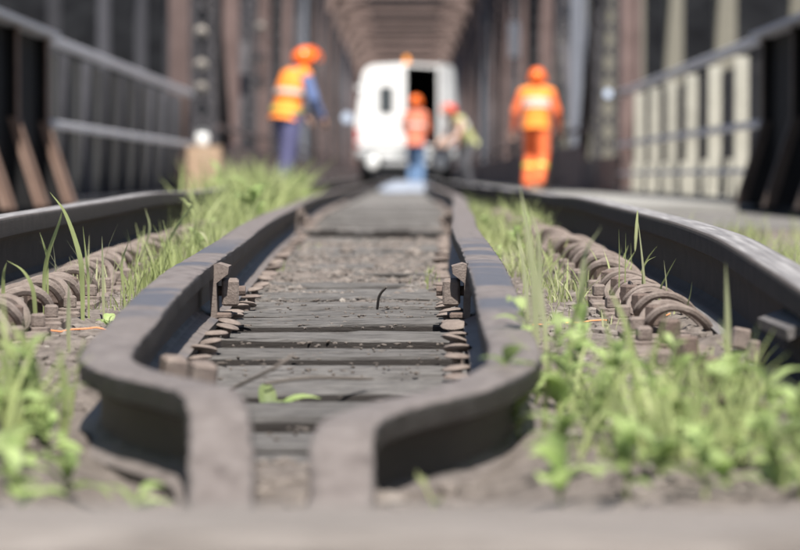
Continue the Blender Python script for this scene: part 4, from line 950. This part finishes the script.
def base_pose():
    return dict(hip=(0, 0, .95), chest=(0, -.01, 1.27), neck=(0, 0, 1.50), head=(0, -.02, 1.64), look=(0, -1, 0),
                sh_l=(.185, 0, 1.43), sh_r=(-.185, 0, 1.43), el_l=(.24, .02, 1.14), el_r=(-.24, .02, 1.14), wr_l=(.25, -.06, .90), wr_r=(-.25, -.06, .90),
                hp_l=(.095, 0, .90), hp_r=(-.095, 0, .90), kn_l=(.11, -.02, .50), kn_r=(-.11, -.02, .50), an_l=(.12, .02, .10), an_r=(-.12, .02, .10))
# worker at the left looking down, side-on, facing the track (+x)
J = base_pose()
J.update(hip=(0, .02, .93), chest=(0, -.045, 1.25), neck=(0, -.13, 1.46), head=(0, -.235, 1.575), look=(0, -1, -.75), sh_l=(.18, -.10, 1.40), sh_r=(-.18, -.10, 1.40),
         el_l=(.24, -.16, 1.12), el_r=(-.24, -.16, 1.12), wr_l=(.20, -.30, .94), wr_r=(-.20, -.28, .92), kn_l=(.10, -.06, .50), kn_r=(-.10, .05, .50), an_l=(.11, .02, .10), an_r=(-.11, .10, .10))
worker = person((-1.37, 37.4, DZ), R(122), J, ('blue', 'navy', 'black'), 'helmet_orange', 'orange_vest', [(.12, 'yellow_band'), (.52, 'silver')], 'worker in orange vest and violet blue trousers looking down, beside the grass mound')
worker.scale = (1.16, 1.16, 1.0)
# worker at the right walking away
J = base_pose()
J.update(chest=(0, -.05, 1.25), neck=(0, -.10, 1.46), head=(0, -.15, 1.59), look=(0, -1, -.3), sh_l=(.20, -.07, 1.40), sh_r=(-.20, -.07, 1.40), el_l=(.30, -.02, 1.13), el_r=(-.29, -.04, 1.13), wr_l=(.33, -.10, .90), wr_r=(-.30, -.16, .92),
         kn_l=(.10, -.15, .52), kn_r=(-.10, .02, .50), an_l=(.12, -.02, .13), an_r=(-.06, .22, .16))
person((1.86, 45.4, DZ), R(172), J, ('orange', 'orange', 'black'), 'helmet_orange', 'orange_vest', [(.55, 'silver'), (.66, 'silver')], 'worker in full orange workwear and helmet walking away along the railing', trouser_bands=[('l', .35), ('r', .35)])
# worker standing in the open van door
J = base_pose()
J.update(hip=(0, .04, .92), kn_l=(.10, -.10, .50), kn_r=(-.09, -.04, .50), an_l=(.10, -.02, .10), an_r=(-.11, .06, .10), el_l=(.23, -.03, 1.15), el_r=(-.23, -.03, 1.15), wr_l=(.17, -.22, 1.0), wr_r=(-.17, -.22, 1.0))
person((.20, 61.1, 0), R(160), J, ('pinkvest', 'jeans', 'black'), 'helmet_orange', 'pinkvest', [(.55, 'silver')], 'worker in orange helmet and blue jeans at the open van door')
# worker bending forward beside the van
J = base_pose()
J.update(hip=(0, .12, .90), chest=(0, -.07, 1.19), neck=(0, -.22, 1.37), head=(0, -.34, 1.47), look=(0, -1, -.7), sh_l=(.19, -.16, 1.31), sh_r=(-.19, -.16, 1.31), el_l=(.24, -.24, 1.05), el_r=(-.24, -.24, 1.05), wr_l=(.18, -.44, .90), wr_r=(-.18, -.44, .90),
         hp_l=(.095, .10, .87), hp_r=(-.095, .10, .87), kn_l=(.11, -.02, .48), kn_r=(-.11, .0, .48), an_l=(.12, .05, .10), an_r=(-.12, .08, .10))
person((1.12, 60.6, 0), R(-62), J, ('skin', 'charcoal', 'black'), 'helmet_red', 'limevest', [(.66, 'whitemat'), (.78, 'whitemat'), (.88, 'whitemat')], 'worker in red helmet and pale vest bending forward beside the van')
